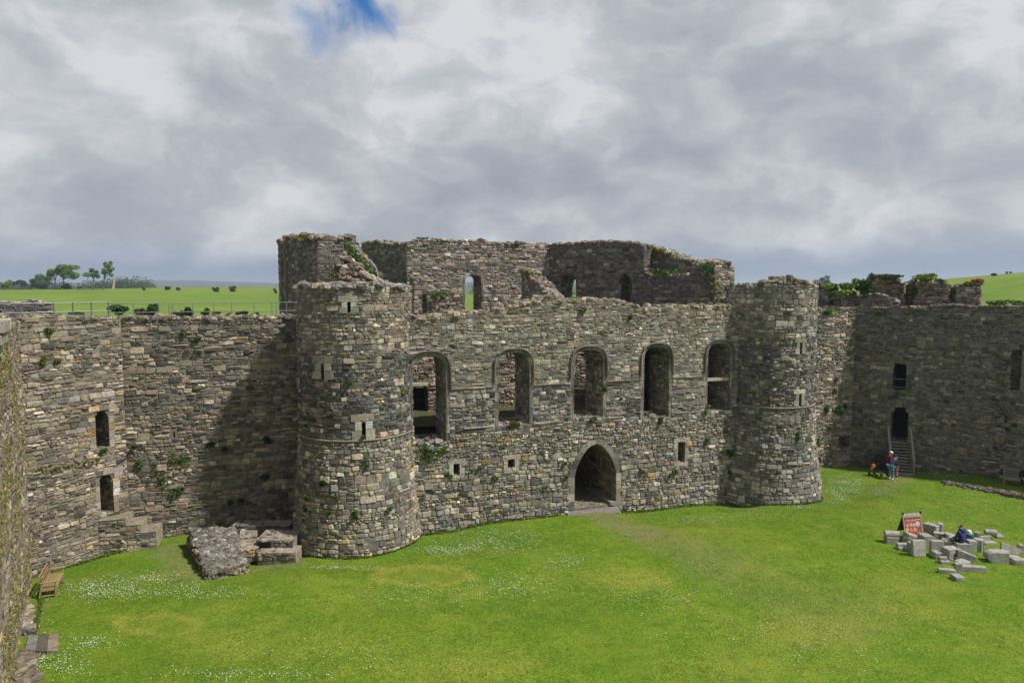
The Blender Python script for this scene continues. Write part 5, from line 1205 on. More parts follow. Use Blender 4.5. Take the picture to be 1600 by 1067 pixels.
def far_land():
    tree('spreading umbrella-crowned tree, biggest on the left pasture', 99, 452, [(103, 421, 19, 10), (92, 424, 12, 8), (116, 428, 9, 8), (104, 431, 14, 5)], 340, (99, 432), n=1900, leaf=.55)
    tree('slender forked tree touching the biggest tree on its left', 86, 452, [(84, 425, 10, 6), (78, 429, 6, 4)], 345, (86, 434), n=520, leaf=.55)
    tree('rounded bushy light green tree left of the biggest tree', 64, 452, [(63, 439, 15, 11), (70, 443, 13, 9), (53, 445, 10, 8), (62, 447, 16, 5)], 335, (64, 446), n=1300, leaf=.55, col=(.075, .14, .03))
    tree('small flat-topped tree with a bare trunk, second from the dead trunk', 146, 453, [(144, 424, 11, 5), (137, 429, 9, 4), (148, 431, 6, 5), (151, 427, 6, 4)], 335, (146, 430), n=760, leaf=.5)
    tree('tall leaning tree with a high crown beside the dead trunk', 160, 453, [(170, 413, 7, 6), (168, 421, 10, 7), (163, 424, 6, 6), (172, 429, 5, 3)], 335, (163, 430), lean=.2, n=900, leaf=.5)
    tree('dark round tree at the far left edge of the pasture', 8, 452, [(8, 445, 11, 7), (1, 447, 8, 5)], 340, (8, 448), n=620, leaf=.55)
    tree('dim far tree, left of a dim pair behind the pasture', 20, 449, [(20, 442, 6, 5)], 430, (20, 445), n=320, leaf=.6, col=(.03, .06, .022))
    tree('wide dim far tree, right of a dim pair behind the pasture', 33, 449, [(33, 441, 8, 5), (36, 445, 7, 4)], 430, (33, 445), n=460, leaf=.6, col=(.03, .06, .022))
    tree('dark low bush under the spreading tree', 101, 452, [(103, 447, 7, 4)], 352, (101, 449), n=260, leaf=.5, col=G_DARK, bush=True, name='bush', group=None)
    d = empty('dead_tree', 'bleached dead tree trunk with broken limb stubs on the pasture', 'tree', tuple(at_y(176, 455, 330)), group='trees on the pasture ridge')
    mb = MB(); P = lambda x, y: at_y(x, y, 330); zz = P(176, 456); mb.tube([zz, P(177, 448), P(178, 441), P(178.5, 437.5)], [.6, .5, .42, .2], (.48, .42, .36)); part(mb, 'trunk', M_WOOD, d)
    for a, b in (((178, 440), (182, 438)), ((177.6, 445), (180.5, 442)), ((178, 439.5), (176.5, 437))):
        mb = MB(); mb.tube([P(*a), P(*b)], [.22, .1], (.48, .42, .36), 6); part(mb, 'limb', M_WOOD, d)
    for i, (px, py, rx, ry, lab) in enumerate(((225, 451, 3.2, 2.5, 'tiny dark bush on the ridge right of the dead trunk'), (261, 450, 5, 3.2, 'loose bush on the ridge, second right of the dead trunk'), (279, 451, 4, 2.6, 'thin pale bush in the middle of the pasture ridge'), (337, 451, 6.2, 5, 'round dark hawthorn, larger of a pair on the ridge'), (364, 451, 5.6, 5, 'round brownish hawthorn, right one of a pair on the ridge'), (431, 454, 3.4, 4.6, 'small bush on the pasture beside the gatehouse flank'))):
        tree(lab, px, py + ry, [(px, py, rx, ry)], 300 if i < 5 else 250, (px, py), n=420, leaf=.28, col=(.045, .085, .02) if i in (0, 3) else (.06, .085, .03), bush=True, name='bush', group='bushes dotted over the pasture')
    for px, py, rx, ry, lab, col in ((185, 483, 14, 7, 'open-branched grey-green tree top behind the railing', (.07, .11, .035)), (219, 489, 9, 7, 'olive bush behind the railing, right of the open tree top', (.11, .125, .045)), (239, 484, 8, 8, 'bright leafy bush behind the middle of the railing', (.075, .15, .025)), (233, 490, 7, 6, 'dark bush tucked under the bright leafy bush', G_DARK), (280, 490, 10, 6, 'brownish bush behind the railing', (.09, .085, .035)), (294, 489, 9, 9, 'dark upright bush beside the brownish one', (.04, .075, .02)), (321, 488, 6, 7, 'narrow green bush behind the railing', (.05, .10, .02)), (340, 492, 7, 5, 'round green bush low behind the railing', (.05, .10, .02)), (358, 494, 5, 4, 'small bush peeping over the wall', (.06, .1, .025)), (380, 491, 11, 5, 'dark bush behind the right end of the railing', (.045, .085, .022)), (398, 493, 6, 4, 'rightmost olive bush behind the railing', (.07, .09, .03)), (118, 492, 12, 5, 'low green weeds behind the left posts of the railing', (.06, .12, .02))):
        tree(lab, px, py + 40, [(px, py, rx, ry)], 62, (px, py + 4), n=520, leaf=.17, col=col, bush=True, name='bush', group='bushes behind the railing', z0=-1.3, r_trunk=.12, trunk_col=(.25, .23, .2) if px == 185 else (.12, .1, .08))
    tree('round grey-green tree behind the slim turret', 1288, 480, [(1288, 440, 12, 9), (1296, 446, 8, 6)], 75, (1288, 448), n=900, leaf=.2, col=(.085, .14, .05), group=None)
    tree('brownish bush top behind the ivy on the wall walk', 1345, 480, [(1342, 444, 9, 4), (1325, 447, 6, 4)], 70, (1345, 450), n=420, leaf=.16, col=(.08, .09, .035), bush=True, name='bush', group=None)
    tree('small dark bush on the skyline of the right-hand hill', 1553, 431, [(1553, 429, 5, 2.5)], 240, (1553, 430), n=160, leaf=.35, col=G_DARK, bush=True, name='bush', group=None)
    pt = empty('picnic_table', 'tiny picnic table on the skyline of the right-hand hill', 'table', (at_y(1576, 430, 250).x, 250, fz(at_y(1576, 430, 250).x, 250)))
    mb = MB(); mb.bbox((0, 0, .8), (1.9, .9, .08), (.12, .1, .08)); mb.build('tabletop', M_WOOD, pt)
    for s in (-1, 1):
        mb = MB(); mb.bbox((s * .7, 0, .4), (.12, 1.2, .8), (.1, .09, .07)); mb.build('leg', M_WOOD, pt)
    # far hedges and woods: one mass
    mb = MB()
    for px0, px1, Y, h0, h1, n, col in ((-60, 235, 620, 8, 17, 420, (.045, .08, .03)), (150, 228, 560, 7, 14, 150, (.06, .1, .035)), (225, 450, 900, 4, 9, 80, (.04, .07, .03)), (700, 920, 800, 8, 20, 130, (.03, .06, .02)), (380, 400, 640, 5, 8, 20, (.04, .07, .025)), (330, 375, 700, 5, 8, 20, (.04, .07, .025)), (104, 125, 420, 1.5, 3, 8, (.12, .10, .06))):
        for _ in range(n):
            px = rng.uniform(px0, px1); x = at_y(px, 446, Y).x; z = fz(x, Y); h = rng.uniform(h0, h1) * (1 + .5 * noise.noise(Vector((px * .03, Y, 1)))); kk = 46
            mb.leaves(clump_pts((x, Y + rng.uniform(-12, 12), z + h * .5), (h * .6, h * .5, h * .55), kk), .95, greens(kk, np.array(col) * rng.uniform(.7, 1.3), .15))
    tag(mb.build('far_woods', M_LEAF), 'hazy far hedgerows and woods along the horizon', 'woods', kind='stuff')
    hm = simple_mat('hill_cover', .95, .4, .012, 0, .1)
    for i, (Y, prof) in enumerate(((3600, ((-400, 441), (60, 442), (150, 441.5), (185, 439), (225, 437), (262, 438.5), (300, 438), (340, 439.5), (400, 441), (450, 443), (620, 443), (740, 441), (900, 440), (1000, 443), (1300, 446), (1500, 447))),)):
        pxs = np.arange(-400, 1500, 8); n = len(pxs); top = np.interp(pxs, [p[0] for p in prof], [p[1] for p in prof]) + np.array([.35 * noise.noise(Vector((p * .06, 2, 2))) for p in pxs])
        rows = []
        for off, fr in ((-900, -.1), (-450, .55), (-120, .93), (0, 1.0), (300, .8), (1200, -.1)):
            z = CAMZ + (HZ - top) * Y / F; rows.append(np.stack([(pxs - CX) / F * Y * 1.0, np.full(n, Y + off), -6 + (z + 6) * fr], 1))
        mb = MB(); i_ = np.arange(n * 6).reshape(6, n); f = np.stack([i_[:-1, :-1], i_[:-1, 1:], i_[1:, 1:], i_[1:, :-1]], -1).reshape(-1, 4)
        mb.add(np.concatenate(rows), [f], (.04, .065, .03)); tag(mb.build('hills', hm, smooth=True), 'distant wooded blue hills on the horizon', 'hills', kind='structure')
far_land()

# ------------------------------------------------------------------ grass and daisies
def lawn_cover():
    n = 260000; x = rng.uniform(-20, 33, n); y = rng.uniform(19.5, 46, n); z = ground_np(x, y); px, py = to_px(x, y, z)
    u = (x - A0.x) * DU.x + (y - A0.y) * DU.y; w = (x - A0.x) * DW.x + (y - A0.y) * DW.y
    ok = (px > 25) & (px < 1610) & (py < 1075) & ((w < -.1) | (u > 22.5)) & (np.hypot(x - LT.x, y - LT.y) > LT_RB) & (np.hypot(x - RT.x, y - RT.y) > RT_RB)
    ok &= ~((x < -9) & (y > 33.4 + (x + 18) * .34)) & ~((x < -17.6) & (y > 29.4 + (x + 20.3) * 1.7))
    x, y, z = x[ok], y[ok], z[ok]; wn, ye, lu = lawn_tone(x[::1], y[::1]) if len(x) < 1 else (None, None, None)
    n = len(x); h = rng.uniform(.025, .06, n); a = rng.uniform(0, 6.28, n); b = rng.uniform(.005, .012, n); l = rng.normal(0, .025, (n, 2))
    v = np.stack([np.stack([x - b * np.cos(a), y - b * np.sin(a), z - .005], 1), np.stack([x + b * np.cos(a), y + b * np.sin(a), z - .005], 1), np.stack([x + l[:, 0], y + l[:, 1], z + h], 1)], 1).reshape(-1, 3)
    c = np.where((rng.random(n) < .3)[:, None], greens(n, (.215, .255, .034), .25), greens(n, (.125, .195, .018), .3))
    mb = MB(); mb.add(v, [np.arange(n * 3).reshape(n, 3)], np.repeat(c, 3, 0)); tag(mb.build('grass', M_GRASSB), 'short mown grass blades of the courtyard lawn', 'grass', kind='stuff')
    # daisies in drifts
    P = []
    for cx, cy, rx, ry, m in ((190, 905, 120, 22, 1500), (150, 925, 110, 16, 1100), (300, 925, 110, 14, 700), (190, 880, 70, 12, 700), (80, 1040, 70, 22, 600), (140, 1005, 60, 14, 350), (400, 1055, 160, 10, 400), (780, 845, 95, 22, 1700), (700, 860, 60, 14, 800), (800, 915, 90, 26, 800), (880, 880, 60, 18, 400), (650, 930, 120, 26, 500), (1050, 930, 160, 26, 450), (1090, 810, 90, 10, 450), (1180, 802, 60, 8, 350), (1250, 792, 60, 6, 300),
                              (1320, 757, 42, 22, 1700), (1300, 775, 40, 12, 700), (1480, 740, 46, 9, 800), (1420, 738, 20, 4, 150), (1330, 770, 60, 12, 500), (1540, 790, 90, 20, 400), (1480, 815, 120, 24, 350), (1150, 970, 250, 50, 450), (1250, 1020, 200, 40, 300), (560, 1020, 250, 40, 300), (60, 975, 30, 60, 120), (530, 885, 90, 6, 300), (1500, 770, 90, 10, 200)):
        m = int(m * 1.0); q = rng.normal(0, .45, (m, 2)); q += .06 * np.array([[noise.noise(Vector((a * 3, b * 3, cx))), noise.noise(Vector((a * 3 + 9, b * 3, cx)))] for a, b in q]); P.append(np.stack([cx + q[:, 0] * rx, cy + q[:, 1] * ry], 1))
    pp = np.concatenate(P); dz = (CY - pp[:, 1]) / F; vx = (pp[:, 0] - CX) / F; dy = math.cos(TH) + dz * math.sin(TH); dzz = -math.sin(TH) + dz * math.cos(TH); t = -CAMZ / dzz
    x, y = vx * t, dy * t
    nn = np.array([noise.noise(Vector((a * 1.3, b * 1.3, 5))) for a, b in zip(x, y)]); ok = (nn + .5 * rng.normal(size=len(nn)) > -.05) & (y < 46)
    x, y = x[ok], y[ok]; z = ground_np(x, y); t2 = (CAMZ - z) / CAMZ; x, y = x * t2, y * t2; z = ground_np(x, y) + .055
    u = (x - A0.x) * DU.x + (y - A0.y) * DU.y; w = (x - A0.x) * DW.x + (y - A0.y) * DW.y
    ok = ((w < -.15) | (u > 23)) & (np.hypot(x - LT.x, y - LT.y) > LT_RB + .1) & (np.hypot(x - RT.x, y - RT.y) > RT_RB + .1); x, y, z = x[ok], y[ok], z[ok]
    n = len(x); r = rng.uniform(.008, .019, n); an = np.arange(6) * math.pi / 3
    v = np.stack([x[:, None] + r[:, None] * np.cos(an), y[:, None] + r[:, None] * np.sin(an), z[:, None] + rng.normal(0, .006, (n, 6))], -1).reshape(-1, 3)
    mb = MB(); mb.add(v, [np.arange(n * 6).reshape(n, 6)], (.62, .63, .56)); tag(mb.build('daisies', M_CLOTH), 'white daisies scattered in drifts over the lawn', 'daisies', kind='stuff')
lawn_cover()
# ------------------------------------------------------------------ railings
STEEL = (.22, .24, .27)
def railing(label, pts_list, post_px, ztop, zmid, zbase, rad, dark=None):
    """pts_list: plan polyline; posts at the given pixel columns"""
    e = empty('metal_railing', label, 'railing', (pts_list[0][0], pts_list[0][1], zbase))
    for z in (ztop, zmid):
        mb = MB(); mb.tube([(p[0], p[1], z) for p in pts_list], rad, STEEL, 8); part(mb, 'rail', M_METAL, e)
    for px in post_px:
        best = None
        for a, b in zip(pts_list, pts_list[1:]):
            u, _ = on_wall(a, b, px, HZ); L = math.hypot(b[0] - a[0], b[1] - a[1])
            if -.3 <= u <= L + .3: best = (a[0] + (b[0] - a[0]) * u / L, a[1] + (b[1] - a[1]) * u / L)
        if best is None: continue
        mb = MB(); mb.tube([(best[0], best[1], zbase), (best[0], best[1], ztop + .02)], rad * 1.15, dark or STEEL, 8); part(mb, 'post', M_METAL, e)
q0, q1, q2, q3 = Yp(-60, 30.5), Yp(26, 32.4), Yp(172, 35.3), Yp(475, 38.6)
railing('dark steel railing with close posts on the corner wall at far left', [q0, q1, q2], [-20, 5, 16, 24, 29, 50, 54, 82, 112, 141, 168], at_y(90, 473, 34)[2], at_y(90, 487, 34)[2], 10.2, .026, (.13, .14, .16))
railing('long thin pale grey railing along the top of the brown curtain wall', [q2, q3], [207, 247, 263, 268, 300, 333, 361, 396, 424, 431, 447], at_y(300, 473.5, 36.8)[2], at_y(300, 487, 36.8)[2], 10.2, .02)
def parapet():
    A, B = Yp(-30, 33.6), Yp(80, 35.6)
    e = empty('ruined_parapet', 'low dark ruined parapet behind the railing at far left', 'parapet', (*A, 10.3)); mb = MB()
    tp = profile(A, B, [(-30, 469), (0, 469), (18, 473), (40, 471), (50, 469), (70, 471), (80, 475)], .05, seed=77)
    mf = plane_map(A, B); L = math.hypot(B[0] - A[0], B[1] - A[1]); solid(mb, mf, wall_outline(tp, 0, L, 9.8), [], .7)
    stones(mb, mf, 0, L, 10, 12, 'dark', tp, (), ch=(.12, .24), prot=(.02, .09)); top_rubble(mb, mf, tp, 0, L, .7, .24, 'main', 9); part(mb, 'masonry', SM, e)
parapet()

# ------------------------------------------------------------------ benches
def bench(label, cx, cy, rz, L, col, slats_back=14):
    e = empty('bench', label, 'bench', (cx, cy, gz(cx, cy)), rz)
    def P(name, items, jit=.0):
        mb = MB()
        for c, s, M in items: mb.bbox(c, s, np.array(col) * rng.uniform(.85, 1.12), .008, 0, M)
        mb.build(name, M_WOOD, e)
    lean = Matrix.Rotation(R(-10), 3, 'X')
    for s in (-1, 1):
        x = s * (L / 2 - .04)
        P('leg', [((x, .24, .21), (.07, .07, .43), None), ((x, .24, .53), (.06, .06, .25), None)]); P('leg', [((x, -.24, .45), (.07, .07, .92), lean)])
        P('armrest', [((x, .02, .66), (.09, .62, .045), None)]); P('side_rail', [((x, 0, .36), (.05, .48, .09), None), ((x, 0, .12), (.04, .48, .05), None)])
    P('seat', [((0, -.2 + .1 * k, .43), (L - .06, .075, .025), None) for k in range(5)]); P('front_rail', [((0, .25, .37), (L - .1, .035, .09), None)])
    P('backrest', [((0, -.31, .88), (L, .05, .09), lean), ((0, -.235, .5), (L - .1, .04, .06), lean)] + [((-L / 2 + .1 + (L - .2) * k / (slats_back - 1), -.275, .69), (.05, .025, .34), lean) for k in range(slats_back)])
    return e
a, b = on_ground(76, 934), on_ground(91, 908)
ang = math.atan2(b.y - a.y, b.x - a.x); m = a + Vector((math.cos(ang), math.sin(ang), 0)) * .8
bench('golden-brown weathered wooden bench with its back to the mossy wall', m.x, m.y, ang + math.pi, 1.6, (.30, .215, .11))
ex = (Vector(R1b) - Vector(R0b)).normalized(); p = on_ground(1567, 757); p2 = Vector((p.x, p.y)) + ex * .9 + Vector((ex.y, -ex.x)) * -.25
BENCH_R = bench('grey wooden bench against the shaded curtain wall at the right edge', p2.x, p2.y, math.atan2(ex.y, ex.x) + math.pi, 1.8, (.25, .23, .2), 16)

# ------------------------------------------------------------------ wooden stair
def stair():
    (a, zt), (b, _) = DOORR[0], DOORR[1]; mid = (a + b) / 2; wd = (b - a) + .16
    top = MFR1(np.array([mid]), np.array([zt]), np.array([.05]))[0]; out = np.array([ex.y, -ex.x]); foot = on_ground(1406, 741)
    run = float(np.dot(np.array([foot.x, foot.y]) - top[:2], out)); run = max(run, 1.5); zb = gz(top[0] + out[0] * run, top[1] + out[1] * run); rise = zt - zb
    dv = np.array([foot.x + .12, foot.y]) - top[:2]; SRZ = math.atan2(dv[1], dv[0]) + math.pi / 2
    e = empty('wooden_staircase', 'steep dark wooden staircase rising to the doorway in the shaded wall', 'staircase', (top[0], top[1], zb), SRZ)
    col = np.array((.15, .135, .115)); sl = math.atan2(rise, run); N = 11
    for k in range(N):
        t = (k + .5) / N; mb = MB(); mb.bbox((0, -run * (1 - t), rise * t), (wd - .06, .24, .045), col * rng.uniform(1.5, 2.1), .008); mb.build('tread', M_WOOD, e)
    M = Matrix.Rotation(sl, 3, 'X')
    for s in (-1, 1):
        mb = MB(); mb.bbox((s * wd / 2, -run / 2, rise / 2), (.06, math.hypot(run, rise) + .1, .2), col, .01, 0, M); mb.build('stringer', M_WOOD, e)
        mb = MB(); mb.bbox((s * (wd / 2 + .06), -run / 2 - .05, rise / 2 + .88), (.14, math.hypot(run, rise) + .15, .15), col * 1.7, .01, 0, M); mb.build('handrail', M_WOOD, e)
        for y, z, h in ((-run - .06, 0, 1.05 if s > 0 else 1.0), (-.06, rise, .95), (-run * .5, rise * .5, .9)):
            mb = MB(); mb.bbox((s * (wd / 2 + .06), y, z + h / 2), (.11 if y < -run else .07, .11 if y < -run else .07, h), col * 1.45, .01); mb.build('post', M_WOOD, e)
        mb = MB(); mb.bbox((s * (wd / 2 + .06), -run / 2 - .05, rise / 2 + .45), (.04, math.hypot(run, rise), .06), col * 1.2, .008, 0, M); mb.build('side_rail', M_WOOD, e)
    mb = MB(); mb.bbox((0, -run - .12, .02), (wd, .3, .07), col * 1.5, .01); mb.build('foot_plate', M_WOOD, e)
    p = on_ground(1380, 737)
    q = empty('black_panel', 'plain black upright panel standing left of the wooden staircase behind the walkers', 'panel', (p.x + .1, p.y + .55, gz(p.x, p.y)), math.atan2(ex.y, ex.x))
    mb = MB(); mb.bbox((0, 0, .5), (.62, .12, 1.0), (.012, .012, .013), .02); mb.build('board', M_PAINT, q)
    for s in (-1, 1): mb = MB(); mb.bbox((s * .25, 0, .04), (.06, .4, .08), (.015, .015, .015), .01); mb.build('foot', M_PAINT, q)
stair()

# ------------------------------------------------------------------ people
_cm = {}
def cmat(col, kind='cloth'):
    k = (tuple(col), kind)
    if k not in _cm:
        m = bpy.data.materials.new(kind); m.use_nodes = True; nt = m.node_tree; b_ = nt.nodes['Principled BSDF']; b_.inputs['Roughness'].default_value = .9 if kind == 'cloth' else .55
        n = noise_(nt, nd(nt, 'ShaderNodeTexCoord').outputs['Object'], 14, 5, .6); v = mapr(nt, n, .3, .7, .72, 1.2)
        nt.links.new(mixc(nt, 1.0, col, nd(nt, 'ShaderNodeCombineColor', i_0=v, i_1=v, i_2=v).outputs[0], 'MULTIPLY'), b_.inputs['Base Color']); _cm[k] = m
    return _cm[k]
def skin(name, chains, mat, parent, sub=2):
    """connected chains of (point, radius) grown into one smooth surface; the first point is the root"""
    V, E, Rd = [], [], []; idx = {}
    def vi(p, r):
        k = tuple(round(c, 3) for c in p)
        if k not in idx: idx[k] = len(V); V.append(p); Rd.append(r)
        return idx[k]
    for ch in chains:
        ids = [vi(p, r) for p, r in ch]; E += [(i, j) for i, j in zip(ids, ids[1:]) if i != j]
    me = bpy.data.meshes.new(name); me.from_pydata(V, E, []); o = bpy.data.objects.new(name, me); C.objects.link(o); o.parent = parent
    o.modifiers.new('skin', 'SKIN').use_smooth_shade = True; s = o.modifiers.new('sub', 'SUBSURF'); s.levels = s.render_levels = sub
    if not me.skin_vertices: 
        bm = bmesh.new(); bm.from_mesh(me); bm.verts.layers.skin.verify(); bm.to_mesh(me); bm.free()
    for i, sv in enumerate(me.skin_vertices[0].data): sv.radius = (Rd[i], Rd[i]); sv.use_root = (i == 0)
    me.materials.append(mat); return o
def lathe(name, c, prof, mat, parent, tilt=None, seg=16, sx=1.0):
    bm_v = [(r * math.cos(a) * sx, r * math.sin(a), z) for r, z in prof for a in np.arange(seg) * 2 * math.pi / seg]; n = len(prof)
    f = [(i * seg + k, i * seg + (k + 1) % seg, (i + 1) * seg + (k + 1) % seg, (i + 1) * seg + k) for i in range(n - 1) for k in range(seg)]
    v = np.array(bm_v)
    if tilt is not None: v = v @ np.array(tilt).T
    mb = MB(); mb.add(v + np.array(c), [f, [list(range((n - 1) * seg, n * seg))]], (.5, .5, .5)); return mb.build(name, mat, parent, True)
def lerp(a, b, t): return tuple(x + (y - x) * t for x, y in zip(a, b))
def person(label, loc, rz, J, cols, hat=None, hair=None, scale=1.0, hood=False, bare_arm=()):
    """J: joints (local, facing +y).  cols: skin, top, legs, shoes"""
    S = lambda p: tuple(c * scale for c in p)
    J = {k: S(v) for k, v in J.items()}; s = scale
    e = empty('person', label, 'person', loc, rz)
    skc, top, legs, shoes = cols
    pel, che, nek, hed = J['pelvis'], J['chest'], J['neck'], J['head']; fd = Vector(J.get('face', (0, 1, 0))).normalized(); up = (Vector(hed) - Vector(nek)).normalized()
    body = [[(pel, .12 * s), (lerp(pel, che, .5), .115 * s), (che, .125 * s), (nek, .055 * s), (lerp(nek, hed, .45), .065 * s), (hed, .095 * s), (tuple(Vector(hed) + up * .085 * s), .07 * s)],
            [(hed, .095 * s), (tuple(Vector(hed) + fd * .105 * s - up * .015 * s), .016 * s)]]
    side = fd.cross(up).normalized()
    for q in (-1, 1): body.append([(hed, .095 * s), (tuple(Vector(hed) + side * q * .09 * s), .022 * s)])
    for q in 'LR':
        sh, el, wr = J['sh' + q], J['el' + q], J['wr' + q]; hp, kn, an, to = J['hip' + q], J['kn' + q], J['an' + q], J['to' + q]
        d = (Vector(wr) - Vector(el)).normalized(); hand = Vector(wr) + d * .09 * s; acr = d.cross(Vector((0, 0, 1)) if abs(d.z) < .9 else Vector((1, 0, 0))).normalized(); bend = d.cross(acr)
        body.append([(che, .125 * s), (sh, .06 * s), (lerp(sh, el, .5), .047 * s), (el, .04 * s), (lerp(el, wr, .4), .04 * s), (wr, .027 * s), (tuple(hand - d * .04 * s), .034 * s), (tuple(hand), .033 * s)])
        for i, (o_, l_) in enumerate(((-.027, .06), (-.009, .075), (.009, .07), (.027, .055))):
            r0 = hand + acr * o_ * s + d * .012 * s; m1 = r0 + d * l_ * .55 * s + bend * .008 * s; m2 = r0 + d * l_ * .9 * s + bend * .03 * s
            body.append([(tuple(hand), .033 * s), (tuple(r0), .011 * s), (tuple(m1), .009 * s), (tuple(m2), .0075 * s)])
        th = hand - d * .035 * s; body.append([(tuple(hand - d * .04 * s), .034 * s), (tuple(th - acr * .045 * s + d * .015 * s), .011 * s), (tuple(th - acr * .055 * s + d * .045 * s + bend * .015 * s), .009 * s)])
        body.append([(pel, .12 * s), (hp, .085 * s), (lerp(hp, kn, .5), .07 * s), (kn, .052 * s), (lerp(kn, an, .35), .05 * s), (an, .036 * s), (to, .03 * s)])
    skin('body', body, cmat(skc, 'skin'), e)
    for q in (-1, 1):                                             # eyes and mouth
        bm = bmesh.new(); bmesh.ops.create_icosphere(bm, subdivisions=1, radius=.012 * s); mb = MB(); mb.bm(bm, (.02, .02, .02), c=tuple(Vector(hed) + fd * .086 * s + side * q * .034 * s + up * .012 * s)); bm.free(); mb.build('eye', M_PAINT, e)
    jk = [[(tuple(Vector(pel) + Vector((0, 0, -.03 * s))), .165 * s), (lerp(pel, che, .5), .155 * s), (che, .165 * s), (lerp(che, nek, .75), .085 * s)]]
    for q in 'LR':
        ch = [(che, .165 * s), (J['sh' + q], .085 * s), (lerp(J['sh' + q], J['el' + q], .5), .072 * s), (J['el' + q], .064 * s)]
        if q not in bare_arm: ch += [(lerp(J['el' + q], J['wr' + q], .5), .058 * s), (lerp(J['el' + q], J['wr' + q], .92), .047 * s)]
        jk.append(ch)
    skin('jacket', jk, cmat(top), e)
    if hood: lathe('hood', tuple(Vector(nek) - fd * .03 * s), [(.14 * s, -.05 * s), (.15 * s, .0), (.11 * s, .05 * s), (.05 * s, .06 * s)], cmat(top), e)
    tr = [[(pel, .15 * s), (J['hip' + q], .105 * s), (lerp(J['hip' + q], J['kn' + q], .5), .09 * s), (J['kn' + q], .072 * s), (lerp(J['kn' + q], J['an' + q], .5), .066 * s), (lerp(J['kn' + q], J['an' + q], .93), .06 * s)] for q in 'LR']
    skin('trousers', tr, cmat(legs), e)
    for q in 'LR':
        a, t = Vector(J['an' + q]), Vector(J['to' + q]); d = (t - a); d.z = 0; d = d.normalized() if d.length > 1e-4 else Vector((0, 1, 0))
        h = Vector((a.x, a.y, min(a.z, t.z) + .01 * s))
        skin('shoe', [[(tuple(h - d * .05 * s), .045 * s), (tuple(h + d * .06 * s), .045 * s), (tuple(h + d * .17 * s), .038 * s)]], cmat(shoes), e, 1)
    zq = up.to_track_quat('Z', 'Y').to_matrix()
    if hat: lathe('hat', tuple(Vector(hed) + up * .03 * s), hat[1], cmat(hat[0]), e, zq)
    if hair: skin('hair', [[(tuple(Vector(hed) + up * .07 * s - fd * .02 * s), .098 * s), (tuple(Vector(hed) + up * .01 * s - fd * .05 * s), .1 * s), (tuple(Vector(hed) - up * .05 * s - fd * .06 * s), .075 * s)]], cmat(hair), e)
    return e
def stand(**kw):
    J = dict(pelvis=(0, 0, .93), chest=(0, .0, 1.25), neck=(0, 0, 1.44), head=(0, .03, 1.6), face=(0, 1, -.1),
             shL=(-.18, 0, 1.38), elL=(-.24, -.02, 1.11), wrL=(-.24, .06, .87), shR=(.18, 0, 1.38), elR=(.24, -.02, 1.11), wrR=(.24, .06, .87),
             hipL=(-.09, 0, .88), knL=(-.1, .02, .48), anL=(-.1, 0, .08), toL=(-.11, .15, .03), hipR=(.09, 0, .88), knR=(.1, .02, .48), anR=(.1, 0, .08), toR=(.11, .15, .03)); J.update(kw); return J
HAT = [(.17, .015), (.165, .0), (.108, .03), (.1, .09), (.07, .125), (.02, .135)]
BEANIE = [(.108, -.01), (.112, .03), (.1, .075), (.065, .11), (.02, .12)]
SKIN = (.50, .32, .23)
p = on_ground(1385.5, 746)
person('person in a maroon jacket, dark trousers and white sun hat looking down beside the stair', (p.x, p.y, gz(p.x, p.y)), R(-72),
       stand(chest=(0, .08, 1.23), neck=(0, .15, 1.40), head=(0, .24, 1.52), face=(0, .8, -.6), shL=(-.18, .1, 1.36), shR=(.18, .1, 1.36), elL=(-.25, .12, 1.08), wrL=(-.2, .3, .93), elR=(.25, .04, 1.08), wrR=(.26, .12, .82), anL=(-.1, .12, .08), toL=(-.11, .27, .03)), ((.55, .40, .33), (.12, .014, .03), (.012, .013, .02), (.6, .6, .58)), ((.68, .67, .64), HAT))
p = on_ground(1391.5, 748.5)
BENDER = person('person bending forward in blue jeans, navy top and dark green cap by the stair foot', (p.x, p.y, gz(p.x, p.y)), R(-62),
       stand(pelvis=(0, -.05, .88), chest=(0, .2, 1.10), neck=(0, .34, 1.22), head=(0, .45, 1.30), face=(0, .6, -.8), shL=(-.18, .24, 1.17), shR=(.18, .24, 1.17), elL=(-.2, .46, .96), wrL=(-.12, .52, .72), elR=(.22, .40, .92), wrR=(.14, .5, .70), hipL=(-.09, -.05, .84), hipR=(.09, -.05, .84), knL=(-.1, .04, .47), knR=(.1, .06, .47)), (SKIN, (.018, .028, .085), (.09, .19, .31), (.62, .62, .6)), ((.012, .06, .055), BEANIE), bare_arm='LR')
q = BENDER.matrix_basis @ Vector((0, .56, 0))
e = empty('child', None, None); bpy.data.objects.remove(e)
bag = empty('rolled_umbrella', 'slim purple and pink patterned roll held upright by the bending person', 'rolled cloth', (q.x, q.y, gz(q.x, q.y)))
mb = MB(); mb.tube([(0, 0, .04), (0, 0, .12), (.01, 0, .4), (.02, 0, .66), (.02, 0, .7)], [.03, .07, .085, .07, .03], (.22, .05, .20), 10); mb.build('roll', M_CLOTH, bag)
for z, c in ((.2, (.5, .3, .42)), (.36, (.55, .25, .35)), (.52, (.45, .35, .5))):
    mb = MB(); mb.tube([(.005, 0, z), (.006, 0, z + .07)], .088, c, 10); mb.build('band', M_CLOTH, bag)

